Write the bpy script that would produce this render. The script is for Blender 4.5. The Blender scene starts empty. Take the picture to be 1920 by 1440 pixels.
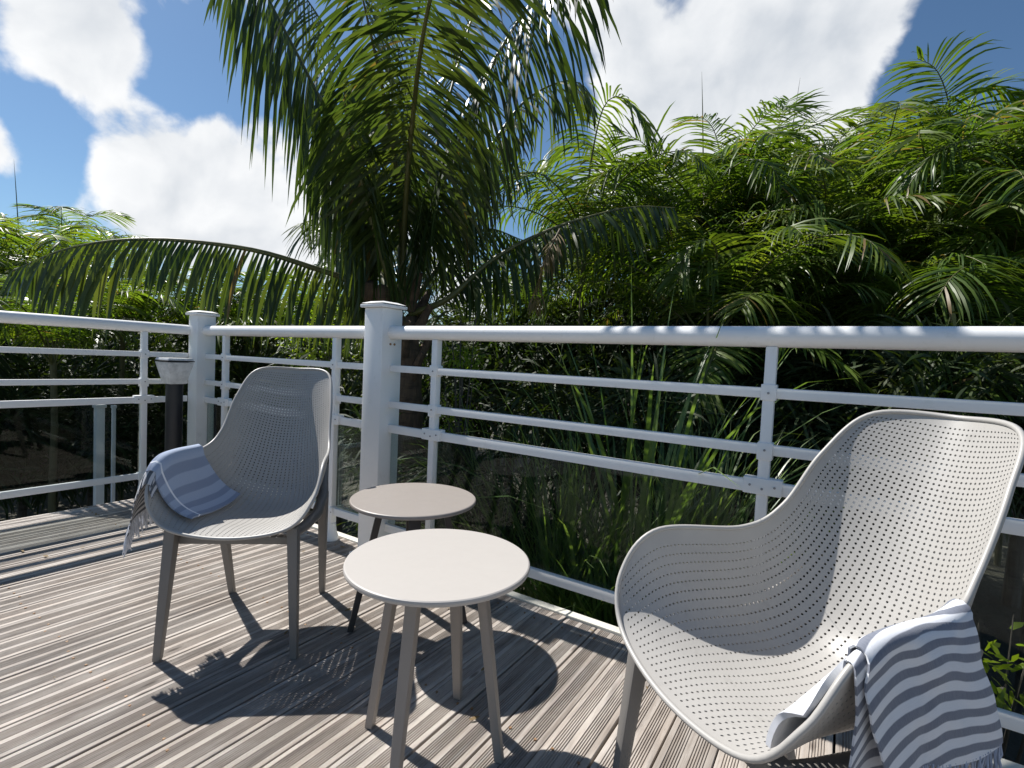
import bpy, bmesh, math, random
from mathutils import Vector, Matrix, noise
import numpy as np

scene = bpy.context.scene
rad = math.radians

# ------------------------------------------------------------------ camera
CAM_H = 0.92802
cam_data = bpy.data.cameras.new('camera')
cam_data.sensor_fit = 'HORIZONTAL'
cam_data.sensor_width = 36.0
cam_data.lens = 950.6768 / 1920.0 * 36.0
cam_data.clip_start = 0.02
cam_data.clip_end = 800.0
cam = bpy.data.objects.new('camera', cam_data)
scene.collection.objects.link(cam)
_r = Vector((0.83578296, 0.54717495, 0.04545787))
_u = Vector((-0.06289084, 0.01315695, 0.99793368))
_f = Vector((-0.54544623, 0.83691485, -0.04540865))
cam.matrix_world = Matrix(((_r.x, _u.x, -_f.x, 0.0), (_r.y, _u.y, -_f.y, 0.0), (_r.z, _u.z, -_f.z, CAM_H), (0, 0, 0, 1)))
scene.camera = cam

# ------------------------------------------------------------------ sun, sky, exposure
SUN_EL = rad(51.0)
SUN_DIR = Vector((-0.9962 * math.cos(SUN_EL), 0.0872 * math.cos(SUN_EL), math.sin(SUN_EL)))   # towards the sun
sun_data = bpy.data.lights.new('sun', 'SUN')
sun_data.energy = 5.0
sun_data.angle = rad(0.53)
sun_data.color = (1.0, 0.965, 0.915)
sun = bpy.data.objects.new('sun', sun_data)
scene.collection.objects.link(sun)
sun.rotation_euler = SUN_DIR.to_track_quat('Z', 'Y').to_euler()
sun.location = (-6, 0, 9)

world = bpy.data.worlds.new('World')
scene.world = world
world.use_nodes = True
wt = world.node_tree
wn, wl = wt.nodes, wt.links
wn.clear()


def wnode(kind, **kw):
    n = wn.new(kind)
    for k, v in kw.items():
        setattr(n, k, v)
    return n


def wmath(op, a, b=None, c=None, clamp=False):
    n = wnode('ShaderNodeMath', operation=op, use_clamp=clamp)
    for i, v in enumerate((a, b, c)):
        if v is None:
            continue
        if isinstance(v, (int, float)):
            n.inputs[i].default_value = v
        else:
            wl.new(v, n.inputs[i])
    return n.outputs[0]


w_out = wnode('ShaderNodeOutputWorld')
w_bg = wnode('ShaderNodeBackground')
w_bg.inputs['Strength'].default_value = 0.06
wl.new(w_bg.outputs[0], w_out.inputs[0])
w_sky = wnode('ShaderNodeTexSky', sky_type='NISHITA')
w_sky.sun_disc = False
w_sky.sun_elevation = SUN_EL
w_sky.sun_rotation = math.atan2(SUN_DIR.x, SUN_DIR.y)
w_sky.air_density = 1.0
w_sky.dust_density = 0.35
w_sky.ozone_density = 2.2
w_co = wnode('ShaderNodeTexCoord')
w_nrm = wnode('ShaderNodeVectorMath', operation='NORMALIZE')
wl.new(w_co.outputs['Generated'], w_nrm.inputs[0])
w_dir = w_nrm.outputs[0]

# cumulus clouds: noise over the whole sky, gathered into heaps and gaps
CLOUDS = [  # direction, angular size in degrees, weight
    ((-0.8845, 0.2308, 0.4054), 7.5, 0.52), ((-0.8443, 0.3043, 0.4410), 6.0, 0.44), ((-0.8793, 0.2801, 0.3851), 4.5, 0.44), ((-0.9123, 0.2066, 0.3537), 4.5, 0.38),
    ((-0.9499, 0.1945, 0.2447), 2.4, 0.85),
    ((-0.8972, 0.3387, 0.2835), 5.0, 0.54), ((-0.8545, 0.4008, 0.3305), 6.0, 0.54), ((-0.8566, 0.4716, 0.2094), 7.5, 0.56), ((-0.9095, 0.3661, 0.1971), 5.0, 0.50), ((-0.9219, 0.3012, 0.2437), 2.6, 0.40),
    ((-0.9498, 0.2563, 0.1796), 1.8, 0.65), ((-0.7751, 0.5545, 0.3028), 9.0, 0.42),
    ((-0.2860, 0.8228, 0.4912), 10.0, 0.58), ((-0.1268, 0.8516, 0.5086), 10.0, 0.48), ((-0.0077, 0.8653, 0.5013), 7.0, 0.34),
    ((-0.2884, 0.8835, 0.3690), 8.0, 0.54), ((-0.1189, 0.9097, 0.3979), 9.0, 0.48), ((-0.0269, 0.9116, 0.4103), 6.0, 0.40), ((-0.6316, 0.7666, 0.1155), 8.0, 0.45),
    ((-0.8559, 0.3561, 0.3749), 3.4, -0.95), ((-0.8865, 0.3108, 0.3429), 2.6, -0.75), ((-0.8257, 0.3745, 0.4218), 3.4, -0.8), ((-0.9482, 0.2312, 0.2179), 4.5, -0.55), ((-0.9250, 0.2446, 0.2907), 3.2, -0.50), ((-0.9258, 0.2097, 0.3146), 2.6, -0.40), ((-0.8240, 0.3663, 0.4322), 3.0, -0.5), ((-0.9451, 0.2900, 0.1505), 4.0, -0.3),
    ((-0.5033, 0.8186, 0.2769), 6.0, -0.5), ((-0.4465, 0.7576, 0.4761), 4.0, -0.45), ((0.1472, 0.8870, 0.4376), 8.0, -0.70), ((0.0802, 0.9169, 0.3910), 4.0, -0.50), ((0.0468, 0.9007, 0.4318), 2.5, -0.2), ((0.2071, 0.9137, 0.3495), 9.0, -0.4),
]
w_n1 = wnode('ShaderNodeTexNoise', noise_dimensions='3D')
w_n1.inputs['Scale'].default_value = 7.5
w_n1.inputs['Detail'].default_value = 10.0
w_n1.inputs['Roughness'].default_value = 0.52
w_n1.inputs['Distortion'].default_value = 0.25
wl.new(w_dir, w_n1.inputs['Vector'])
acc = wmath('MULTIPLY_ADD', w_n1.outputs[0], 2.6, -1.55)
for d, size, wgt in CLOUDS:
    dv = Vector(d).normalized()
    n = wnode('ShaderNodeVectorMath', operation='DOT_PRODUCT')
    wl.new(w_dir, n.inputs[0])
    n.inputs[1].default_value = dv
    k = 1.0 / (1.0 - math.cos(rad(size)))
    e = wmath('EXPONENT', wmath('MULTIPLY_ADD', n.outputs['Value'], k, -k))
    acc = wmath('MULTIPLY_ADD', e, wgt, acc)
w_mask = wnode('ShaderNodeMapRange', interpolation_type='SMOOTHSTEP')
w_mask.inputs['From Min'].default_value = 0.02
w_mask.inputs['From Max'].default_value = 0.42
wl.new(acc, w_mask.inputs['Value'])
# lit and grey sides of the clouds: the noise sampled a little towards the sun
w_off = wnode('ShaderNodeVectorMath', operation='ADD')
wl.new(w_dir, w_off.inputs[0])
w_off.inputs[1].default_value = SUN_DIR * 0.04
w_n2 = wnode('ShaderNodeTexNoise', noise_dimensions='3D')
w_n2.inputs['Scale'].default_value = 7.5
w_n2.inputs['Detail'].default_value = 6.0
w_n2.inputs['Roughness'].default_value = 0.5
w_n2.inputs['Distortion'].default_value = 0.25
wl.new(w_off.outputs[0], w_n2.inputs['Vector'])
w_sd = wmath('SUBTRACT', w_n1.outputs[0], w_n2.outputs[0])
# away from the sun the clouds show their grey undersides
w_dots = wnode('ShaderNodeVectorMath', operation='DOT_PRODUCT')
wl.new(w_dir, w_dots.inputs[0])
w_dots.inputs[1].default_value = SUN_DIR
w_near = wmath('MULTIPLY_ADD', w_dots.outputs['Value'], 0.42, 0.42)
w_lit = wmath('MULTIPLY_ADD', w_sd, 1.9, w_near, clamp=True)
w_thick = wmath('MULTIPLY_ADD', acc, -0.35, 0.2)
w_lit2 = wmath('ADD', w_lit, w_thick, clamp=True)
w_cc = wnode('ShaderNodeMix', data_type='RGBA')
wl.new(w_lit2, w_cc.inputs['Factor'])
w_cc.inputs['A'].default_value = (5.9, 6.5, 7.3, 1)
w_cc.inputs['B'].default_value = (11.2, 11.3, 11.4, 1)
w_mix = wnode('ShaderNodeMix', data_type='RGBA')
wl.new(w_mask.outputs[0], w_mix.inputs['Factor'])
w_tint = wnode('ShaderNodeMix', data_type='RGBA', blend_type='MULTIPLY')
w_tint.inputs['Factor'].default_value = 1.0
wl.new(w_sky.outputs[0], w_tint.inputs['A'])
w_tint.inputs['B'].default_value = (0.80, 0.98, 1.08, 1)
wl.new(w_tint.outputs['Result'], w_mix.inputs['A'])
wl.new(w_cc.outputs['Result'], w_mix.inputs['B'])
wl.new(w_mix.outputs['Result'], w_bg.inputs['Color'])

scene.view_settings.view_transform = 'Standard'
scene.view_settings.look = 'None'
scene.view_settings.exposure = 0.60
scene.view_settings.gamma = 1.0
scene.view_settings.use_curve_mapping = False
scene.render.engine = 'CYCLES'
scene.cycles.max_bounces = 10
scene.cycles.transparent_max_bounces = 16
scene.cycles.use_denoising = True


# ------------------------------------------------------------------ helpers
def tag(o, label=None, cat=None, group=None, kind=None):
    if label: o['label'] = label
    if cat: o['category'] = cat
    if group: o['group'] = group
    if kind: o['kind'] = kind
    return o


def link(name, data, parent=None):
    o = bpy.data.objects.new(name, data)
    scene.collection.objects.link(o)
    if parent is not None:
        o.parent = parent
    return o


def empty(name, loc=(0, 0, 0), rz=0.0):
    o = link(name, None)
    o.empty_display_size = 0.2
    o.location = loc
    o.rotation_euler = (0, 0, rz)
    return o


class MB:
    """collects geometry for ONE mesh"""
    def __init__(self):
        self.v, self.f, self.mi, self.uv = [], [], [], []

    def add(self, vs, fs, mi=0, uv=None):
        b = len(self.v)
        self.v.extend([tuple(p) for p in vs])
        self.f.extend([tuple(i + b for i in q) for q in fs])
        self.mi.extend([mi] * len(fs))
        self.uv.extend(uv if uv is not None else [(0.0, 0.0)] * len(vs))

    def box(self, c, s, rz=0.0, mi=0, taper=1.0):
        x, y, z = s[0] / 2, s[1] / 2, s[2] / 2
        ca, sa = math.cos(rz), math.sin(rz)
        vs = []
        for dz, k in ((-z, 1.0), (z, taper)):
            for dx, dy in ((-x, -y), (x, -y), (x, y), (-x, y)):
                dx, dy = dx * k, dy * k
                vs.append((c[0] + dx * ca - dy * sa, c[1] + dx * sa + dy * ca, c[2] + dz))
        self.add(vs, [(3, 2, 1, 0), (4, 5, 6, 7), (0, 1, 5, 4), (1, 2, 6, 5), (2, 3, 7, 6), (3, 0, 4, 7)], mi)

    def tube(self, pts, rs, n=8, mi=0, cap=True):
        pts = [Vector(p) for p in pts]
        if isinstance(rs, (int, float)):
            rs = [rs] * len(pts)
        vs, fs = [], []
        up = Vector((0, 0, 1))
        t0 = (pts[1] - pts[0]).normalized()
        a = t0.cross(up)
        if a.length < 1e-3:
            a = Vector((1, 0, 0))
        a.normalize()
        for i, p in enumerate(pts):
            t = (pts[min(i + 1, len(pts) - 1)] - pts[max(i - 1, 0)]).normalized()
            a = (a - t * a.dot(t)).normalized()
            b = t.cross(a)
            for k in range(n):
                th = 2 * math.pi * k / n
                vs.append(p + (a * math.cos(th) + b * math.sin(th)) * rs[i])
        for i in range(len(pts) - 1):
            for k in range(n):
                k2 = (k + 1) % n
                fs.append((i * n + k, i * n + k2, (i + 1) * n + k2, (i + 1) * n + k))
        if cap:
            fs.append(tuple(reversed(range(n))))
            fs.append(tuple(range((len(pts) - 1) * n, len(pts) * n)))
        self.add(vs, fs, mi)

    def mesh(self, name, mats, smooth=None, bevel=None):
        me = bpy.data.meshes.new(name)
        me.from_pydata(self.v, [], self.f)
        for m in (mats if isinstance(mats, (list, tuple)) else [mats]):
            me.materials.append(m)
        me.polygons.foreach_set('material_index', self.mi)
        if any(u != (0.0, 0.0) for u in self.uv):
            lay = me.uv_layers.new(name='UVMap')
            li = np.empty(len(me.loops), dtype=np.int32)
            me.loops.foreach_get('vertex_index', li)
            lay.data.foreach_set('uv', np.array(self.uv, dtype=np.float32)[li].ravel())
        if bevel:
            bm = bmesh.new()
            bm.from_mesh(me)
            es = [e for e in bm.edges if len(e.link_faces) == 2 and e.calc_face_angle(0) > 0.6]
            bmesh.ops.bevel(bm, geom=es, offset=bevel, segments=2, profile=0.6, affect='EDGES', clamp_overlap=True)
            bm.to_mesh(me)
            bm.free()
            smooth = smooth or 0.7
        if smooth:
            me.polygons.foreach_set('use_smooth', [True] * len(me.polygons))
            me.set_sharp_from_angle(angle=smooth)
        me.update()
        return me

    def build(self, name, mats, parent=None, smooth=None, bevel=None):
        return link(name, self.mesh(name, mats, smooth, bevel), parent)


# ------------------------------------------------------------------ materials
def mat(name):
    m = bpy.data.materials.new(name)
    m.use_nodes = True
    nt = m.node_tree
    return m, nt.nodes, nt.links, nt.nodes['Principled BSDF']


def mix_rgb(nd, ln, fac, a, b, blend='MIX'):
    n = nd.new('ShaderNodeMix')
    n.data_type = 'RGBA'
    n.blend_type = blend
    for sock, v in (('Factor', fac), ('A', a), ('B', b)):
        if isinstance(v, (int, float)):
            n.inputs[sock].default_value = v
        elif isinstance(v, tuple):
            n.inputs[sock].default_value = (v[0], v[1], v[2], 1)
        else:
            ln.new(v, n.inputs[sock])
    return n.outputs['Result']


def ntex(nd, ln, scale, detail=4, rough=0.55, vec=None, dist=0.0):
    n = nd.new('ShaderNodeTexNoise')
    n.inputs['Scale'].default_value = scale
    n.inputs['Detail'].default_value = detail
    n.inputs['Roughness'].default_value = rough
    n.inputs['Distortion'].default_value = dist
    if vec is not None:
        ln.new(vec, n.inputs['Vector'])
    return n.outputs[0]


def mrange(nd, ln, val, a, b, c=0.0, d=1.0):
    n = nd.new('ShaderNodeMapRange')
    ln.new(val, n.inputs['Value'])
    for i, v in zip(('From Min', 'From Max', 'To Min', 'To Max'), (a, b, c, d)):
        n.inputs[i].default_value = v
    return n.outputs[0]


def vmap(nd, ln, vec, scale):
    n = nd.new('ShaderNodeMapping')
    n.inputs['Scale'].default_value = scale
    ln.new(vec, n.inputs['Vector'])
    return n.outputs[0]


def bump(nd, ln, bsdf, h, strength=0.3, distance=0.002):
    n = nd.new('ShaderNodeBump')
    n.inputs['Strength'].default_value = strength
    n.inputs['Distance'].default_value = distance
    ln.new(h, n.inputs['Height'])
    ln.new(n.outputs[0], bsdf.inputs['Normal'])


def paint(name, col, rough=0.4, var=0.12, scale=6.0, dirt=None, bumpy=0.0):
    m, nd, ln, b = mat(name)
    co = nd.new('ShaderNodeTexCoord').outputs['Object']
    n1 = ntex(nd, ln, scale, 6, 0.6, co)
    c = mix_rgb(nd, ln, mrange(nd, ln, n1, 0.35, 0.7), col, tuple(x * (1 - var) for x in col))
    if dirt:
        n2 = ntex(nd, ln, scale * 5, 8, 0.7, co)
        c = mix_rgb(nd, ln, mrange(nd, ln, n2, 0.58, 0.78, 0, 0.55), c, dirt)
    ln.new(c, b.inputs['Base Color'])
    ln.new(mrange(nd, ln, n1, 0.3, 0.7, rough * 0.85, rough * 1.2), b.inputs['Roughness'])
    if bumpy:
        bump(nd, ln, b, ntex(nd, ln, 420, 3, 0.6, co), bumpy, 0.001)
    return m


M_WHITE = paint('white_paint', (0.86, 0.86, 0.85), 0.32, 0.05, 5.0, (0.62, 0.62, 0.58))
M_POST = paint('post_paint', (0.86, 0.86, 0.85), 0.36, 0.07, 3.0, (0.60, 0.61, 0.58), 0.05)
M_KERB = paint('edge_strip', (0.66, 0.64, 0.57), 0.6, 0.2, 9.0, (0.32, 0.29, 0.22), 0.2)
M_SHELL = paint('taupe_plastic', (0.385, 0.370, 0.347), 0.40, 0.10, 5.0, (0.27, 0.255, 0.235), 0.12)
M_LEG = paint('taupe_leg_plastic', (0.19, 0.178, 0.166), 0.45, 0.08, 5.0, None, 0.12)
M_CREAM = paint('cream_table_top', (0.455, 0.425, 0.392), 0.42, 0.08, 7.0, (0.40, 0.37, 0.335), 0.06)
M_CREAMLEG = paint('cream_table_leg', (0.29, 0.255, 0.225), 0.5, 0.06, 5.0, None, 0.08)
M_TAUPE = paint('taupe_table_top', (0.285, 0.253, 0.228), 0.45, 0.10, 14.0, (0.235, 0.205, 0.185), 0.06)
M_DARKLEG = paint('charcoal_table_leg', (0.045, 0.038, 0.036), 0.5, 0.1, 5.0)
M_BLACK = paint('black_post', (0.016, 0.016, 0.019), 0.42, 0.15, 8.0)
M_SCREW = paint('screw_steel', (0.30, 0.30, 0.31), 0.35, 0.2, 30.0)
M_RUST = paint('rusty_screw', (0.30, 0.17, 0.08), 0.6, 0.3, 60.0)
M_JOIST = paint('gap_shade_joist', (0.035, 0.03, 0.026), 0.9, 0.3, 6.0)  # substructure colour; the shade in the board gaps is put into it
M_LAMP = paint('lamp_cap', (0.78, 0.78, 0.77), 0.3, 0.35, 26.0, (0.28, 0.28, 0.27))


def wood_mat():
    m, nd, ln, b = mat('weathered_decking')
    co = nd.new('ShaderNodeTexCoord').outputs['Object']
    oi = nd.new('ShaderNodeObjectInfo')
    add = nd.new('ShaderNodeVectorMath')
    add.operation = 'MULTIPLY_ADD'
    ln.new(oi.outputs['Random'], add.inputs[0])
    add.inputs[1].default_value = (37.0, 91.0, 13.0)
    ln.new(co, add.inputs[2])
    p = add.outputs[0]
    fine = ntex(nd, ln, 1.0, 8, 0.65, vmap(nd, ln, p, (170, 5, 60)))
    mid = ntex(nd, ln, 1.0, 6, 0.6, vmap(nd, ln, p, (34, 3.2, 20)), 0.6)
    blotch = ntex(nd, ln, 2.6, 8, 0.7, vmap(nd, ln, p, (3.4, 1.0, 1.0)), 0.4)
    geo = nd.new('ShaderNodeNewGeometry').outputs['Position']
    stain = ntex(nd, ln, 1.5, 7, 0.68, geo, 0.8)
    pores = ntex(nd, ln, 1.0, 5, 0.7, vmap(nd, ln, p, (260, 26, 80)))
    grey = mix_rgb(nd, ln, mrange(nd, ln, blotch, 0.34, 0.66), (0.45, 0.415, 0.378), (0.30, 0.252, 0.212))
    per = mix_rgb(nd, ln, oi.outputs['Random'], (0.74, 0.72, 0.70), (1.16, 1.14, 1.12))
    c = mix_rgb(nd, ln, 1.0, grey, per, 'MULTIPLY')
    c = mix_rgb(nd, ln, mrange(nd, ln, mid, 0.46, 0.70, 0, 0.85), c, (0.13, 0.107, 0.092))
    c = mix_rgb(nd, ln, mrange(nd, ln, fine, 0.44, 0.72, 0, 0.38), c, (0.55, 0.53, 0.505))
    c = mix_rgb(nd, ln, mrange(nd, ln, stain, 0.50, 0.66, 0, 0.5), c, (0.185, 0.150, 0.122))
    c = mix_rgb(nd, ln, mrange(nd, ln, pores, 0.60, 0.78, 0, 0.7), c, (0.075, 0.063, 0.053))
    kn = nd.new('ShaderNodeTexVoronoi')
    kn.inputs['Scale'].default_value = 1.0
    ln.new(vmap(nd, ln, p, (16, 4.2, 1)), kn.inputs['Vector'])
    c = mix_rgb(nd, ln, mrange(nd, ln, kn.outputs['Distance'], 0.05, 0.12, 0.75, 0.0), c, (0.09, 0.065, 0.05))
    ln.new(c, b.inputs['Base Color'])
    ln.new(mrange(nd, ln, fine, 0.3, 0.7, 0.62, 0.82), b.inputs['Roughness'])
    bump(nd, ln, b, fine, 0.55, 0.0012)
    return m


M_WOOD = wood_mat()


def leaf_mat(name, dark, light, yellow, trans=0.38, rough=0.38):
    m, nd, ln, b = mat(name)
    at = nd.new('ShaderNodeAttribute')
    at.attribute_name = 'tint'
    t = at.outputs['Fac']
    oi = nd.new('ShaderNodeObjectInfo')
    geo = nd.new('ShaderNodeNewGeometry')
    nz = ntex(nd, ln, 2.2, 3, 0.5, geo.outputs['Position'])
    c = mix_rgb(nd, ln, t, dark, light)
    s = nd.new('ShaderNodeMath')
    s.operation = 'MULTIPLY'
    ln.new(oi.outputs['Random'], s.inputs[0])
    ln.new(mrange(nd, ln, nz, 0.4, 0.75, 0.0, 1.0), s.inputs[1])
    c = mix_rgb(nd, ln, s.outputs[0], c, yellow)
    dry = mix_rgb(nd, ln, mrange(nd, ln, t, 0.955, 0.975), c, (0.20, 0.135, 0.055))
    ln.new(dry, b.inputs['Base Color'])
    b.inputs['Roughness'].default_value = rough
    b.inputs['Specular IOR Level'].default_value = 0.45
    tr = nd.new('ShaderNodeBsdfTranslucent')
    tc = mix_rgb(nd, ln, 1.0, dry, (1.7, 1.75, 0.55), 'MULTIPLY')
    ln.new(tc, tr.inputs['Color'])
    mx = nd.new('ShaderNodeMixShader')
    mx.inputs[0].default_value = trans
    ln.new(b.outputs[0], mx.inputs[1])
    ln.new(tr.outputs[0], mx.inputs[2])
    ln.new(mx.outputs[0], nd['Material Output'].inputs['Surface'])
    return m


M_COCO = leaf_mat('coconut_leaf', (0.022, 0.042, 0.016), (0.075, 0.115, 0.034), (0.15, 0.165, 0.035), 0.38, 0.32)
M_ARECA = leaf_mat('areca_leaf', (0.024, 0.054, 0.011), (0.13, 0.215, 0.032), (0.22, 0.25, 0.045), 0.42, 0.42)
M_ARECAL = leaf_mat('backlit_areca_leaf', (0.045, 0.085, 0.014), (0.13, 0.20, 0.03), (0.22, 0.25, 0.035), 0.55, 0.36)  # lighter copy of the areca leaf: backlight put into colour and translucency
M_BUSH = leaf_mat('shrub_leaf', (0.016, 0.032, 0.010), (0.045, 0.075, 0.020), (0.07, 0.08, 0.025), 0.28, 0.6)  # dark greens carry part of the undergrowth's shade
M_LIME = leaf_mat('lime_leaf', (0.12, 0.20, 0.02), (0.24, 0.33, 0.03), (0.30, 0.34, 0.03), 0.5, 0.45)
M_GRASS = leaf_mat('strap_leaf', (0.060, 0.120, 0.034), (0.165, 0.245, 0.085), (0.26, 0.30, 0.14), 0.36, 0.36)
M_DRY = leaf_mat('dry_leaf', (0.16, 0.105, 0.05), (0.26, 0.18, 0.09), (0.22, 0.16, 0.07), 0.25, 0.7)
M_RACHIS = paint('leaf_stalk', (0.135, 0.135, 0.04), 0.42, 0.35, 9.0)
M_RACHISB = paint('brown_leaf_stalk', (0.17, 0.115, 0.055), 0.6, 0.35, 9.0)


def bark_mat(name, a, b_, rings=True):
    m, nd, ln, b = mat(name)
    co = nd.new('ShaderNodeTexCoord').outputs['Object']
    n1 = ntex(nd, ln, 1.0, 8, 0.7, vmap(nd, ln, co, (30, 30, 6)))
    n2 = ntex(nd, ln, 1.0, 4, 0.6, vmap(nd, ln, co, (4, 4, 22)))
    c = mix_rgb(nd, ln, mrange(nd, ln, n1, 0.35, 0.7), a, b_)
    c = mix_rgb(nd, ln, mrange(nd, ln, n2, 0.52, 0.66, 0, 0.6), c, tuple(x * 0.4 for x in a))
    ln.new(c, b.inputs['Base Color'])
    b.inputs['Roughness'].default_value = 0.85
    bump(nd, ln, b, n1, 0.8, 0.02)
    return m


M_BARK = bark_mat('fibrous_bark', (0.085, 0.055, 0.035), (0.20, 0.125, 0.07))
M_CANE = bark_mat('cane_bark', (0.10, 0.10, 0.05), (0.17, 0.15, 0.08))
M_TRUNK = bark_mat('grey_bark', (0.07, 0.06, 0.048), (0.15, 0.13, 0.105))


def ground_mat():
    m, nd, ln, b = mat('garden_soil')
    geo = nd.new('ShaderNodeNewGeometry').outputs['Position']
    n1 = ntex(nd, ln, 0.7, 6, 0.6, geo)
    n2 = ntex(nd, ln, 14.0, 8, 0.7, geo)
    c = mix_rgb(nd, ln, mrange(nd, ln, n1, 0.4, 0.62), (0.045, 0.038, 0.028), (0.085, 0.078, 0.055))
    c = mix_rgb(nd, ln, mrange(nd, ln, n2, 0.45, 0.7, 0, 0.7), c, (0.045, 0.05, 0.022))
    ln.new(c, b.inputs['Base Color'])
    b.inputs['Roughness'].default_value = 0.95
    bump(nd, ln, b, n2, 0.8, 0.05)
    return m


M_GROUND = ground_mat()


def glass_mat():
    m, nd, ln, b = mat('smoked_glass')
    tr = nd.new('ShaderNodeBsdfTransparent')
    tr.inputs['Color'].default_value = (0.80, 0.825, 0.815, 1)      # two faces to pass
    gl = nd.new('ShaderNodeBsdfGlossy')
    gl.inputs['Roughness'].default_value = 0.02
    gl.inputs['Color'].default_value = (0.9, 0.95, 0.93, 1)
    fr = nd.new('ShaderNodeFresnel')
    fr.inputs['IOR'].default_value = 1.25
    mx = nd.new('ShaderNodeMixShader')
    ln.new(fr.outputs[0], mx.inputs[0])
    ln.new(tr.outputs[0], mx.inputs[1])
    ln.new(gl.outputs[0], mx.inputs[2])
    ln.new(mx.outputs[0], nd['Material Output'].inputs['Surface'])
    return m


M_GLASS = glass_mat()


def towel_mat(name, white, dark, period, duty, axis, plaid=None, fade=0.15):
    """woven stripes; the UVs are in metres"""
    m, nd, ln, b = mat(name)
    uv = nd.new('ShaderNodeUVMap').outputs[0]
    sp = nd.new('ShaderNodeSeparateXYZ')
    ln.new(uv, sp.inputs[0])
    wob = ntex(nd, ln, 26, 3, 0.5, uv)
    w = nd.new('ShaderNodeMath')
    w.operation = 'MULTIPLY_ADD'
    ln.new(wob, w.inputs[0])
    w.inputs[1].default_value = 0.0022
    ln.new(sp.outputs[axis], w.inputs[2])
    pp = nd.new('ShaderNodeMath')
    pp.operation = 'PINGPONG'
    ln.new(w.outputs[0], pp.inputs[0])
    pp.inputs[1].default_value = period / 2
    st = mrange(nd, ln, pp.outputs[0], period / 2 * (duty - 0.06), period / 2 * (duty + 0.06))
    weave = ntex(nd, ln, 1.0, 4, 0.7, vmap(nd, ln, uv, (900, 60, 1)))
    weave2 = ntex(nd, ln, 1.0, 4, 0.7, vmap(nd, ln, uv, (60, 900, 1)))
    dk = mix_rgb(nd, ln, mrange(nd, ln, weave, 0.35, 0.7, 0, 0.7), dark, tuple(0.55 * x + 0.45 * y * 0.5 for x, y in zip(dark, white)))
    wh = mix_rgb(nd, ln, mrange(nd, ln, weave2, 0.4, 0.7, 0, fade * 3), white, tuple(0.8 * x for x in white))
    c = mix_rgb(nd, ln, st, dk, wh)
    if plaid:
        line = nd.new('ShaderNodeMath')
        line.operation = 'COMPARE'
        ln.new(sp.outputs[1 - axis], line.inputs[0])
        line.inputs[1].default_value = plaid
        line.inputs[2].default_value = 0.0035
        c = mix_rgb(nd, ln, line.outputs[0], c, (0.72, 0.74, 0.78))
    ln.new(c, b.inputs['Base Color'])
    b.inputs['Roughness'].default_value = 0.9
    b.inputs['Sheen Weight'].default_value = 0.15
    bump(nd, ln, b, weave, 0.5, 0.001)
    return m


M_TOWEL = towel_mat('striped_cotton', (0.68, 0.69, 0.72), (0.14, 0.155, 0.20), 0.0245, 0.48, 1)
M_TOWELB = towel_mat('dark_striped_cotton', (0.52, 0.52, 0.54), (0.05, 0.065, 0.085), 0.020, 0.52, 1)
M_TOWELIN = towel_mat('white_cotton', (0.66, 0.67, 0.69), (0.52, 0.53, 0.57), 0.11, 0.3, 0)
M_TOWELBLUE = towel_mat('blue_plaid_cotton', (0.34, 0.405, 0.53), (0.22, 0.27, 0.38), 0.046, 0.45, 0, 0.035)
M_FRINGE = paint('cotton_fringe', (0.66, 0.67, 0.71), 0.9, 0.1, 40.0)
M_FRINGEB = paint('blue_cotton_fringe', (0.36, 0.41, 0.52), 0.9, 0.35, 60.0)

# ------------------------------------------------------------------ ground and deck
GZ = -1.6
g = MB()
N = 40
R_ = 220.0
vs, fs = [], []
for i in range(N + 1):
    for j in range(N + 1):
        x = (i / N * 2 - 1)
        y = (j / N * 2 - 1)
        x, y = R_ * x * abs(x), R_ * y * abs(y)
        vs.append((x, y, GZ + 0.10 * noise.noise((x * 0.3, y * 0.3, 0.0))))
for i in range(N):
    for j in range(N):
        a = i * (N + 1) + j
        fs.append((a, a + N + 1, a + N + 2, a + 1))
g.add(vs, fs)
tag(g.build('ground', M_GROUND, smooth=1.0), kind='structure')

bed = MB()
vs, fs = [], []
for i in range(33):
    for j in range(15):
        x, y = -4.6 + 9.4 * i / 32, 1.72 + 3.0 * j / 14
        k_ = math.sin(math.pi * min(1.0, j / 14 * 1.35 + 0.30)) if j < 14 else 0.0
        k_ *= min(1.0, i / 3, (32 - i) / 3)
        vs.append((x, y, GZ - 0.15 + (0.95 + 0.10 * noise.noise((x * 1.7, y * 1.7, 3.0))) * max(0.0, k_) ** 0.7))
for i in range(32):
    for j in range(14):
        a = i * 15 + j
        fs.append((a, a + 15, a + 16, a + 1))
bed.add(vs, fs)
tag(bed.build('planting_bed', M_GROUND, smooth=1.0), kind='structure')

DX0, DX1, DY0, DY1 = -3.62, 2.56, -2.7, 1.655
d = MB()
d.box(((DX0 + DX1) / 2, (DY0 + DY1) / 2, -0.115), (DX1 - DX0 - 0.03, DY1 - DY0 - 0.03, 0.14))
for x in np.arange(DX0 + 0.3, DX1, 1.4):
    for y in (DY0 + 0.3, DY1 - 0.35):
        d.box((x, y, (GZ - 0.1 - 0.185) / 2), (0.14, 0.14, -0.185 - GZ + 0.1))
deck = d.build('deck', M_JOIST)
tag(deck, kind='structure')

PITCH = 0.1187


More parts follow.
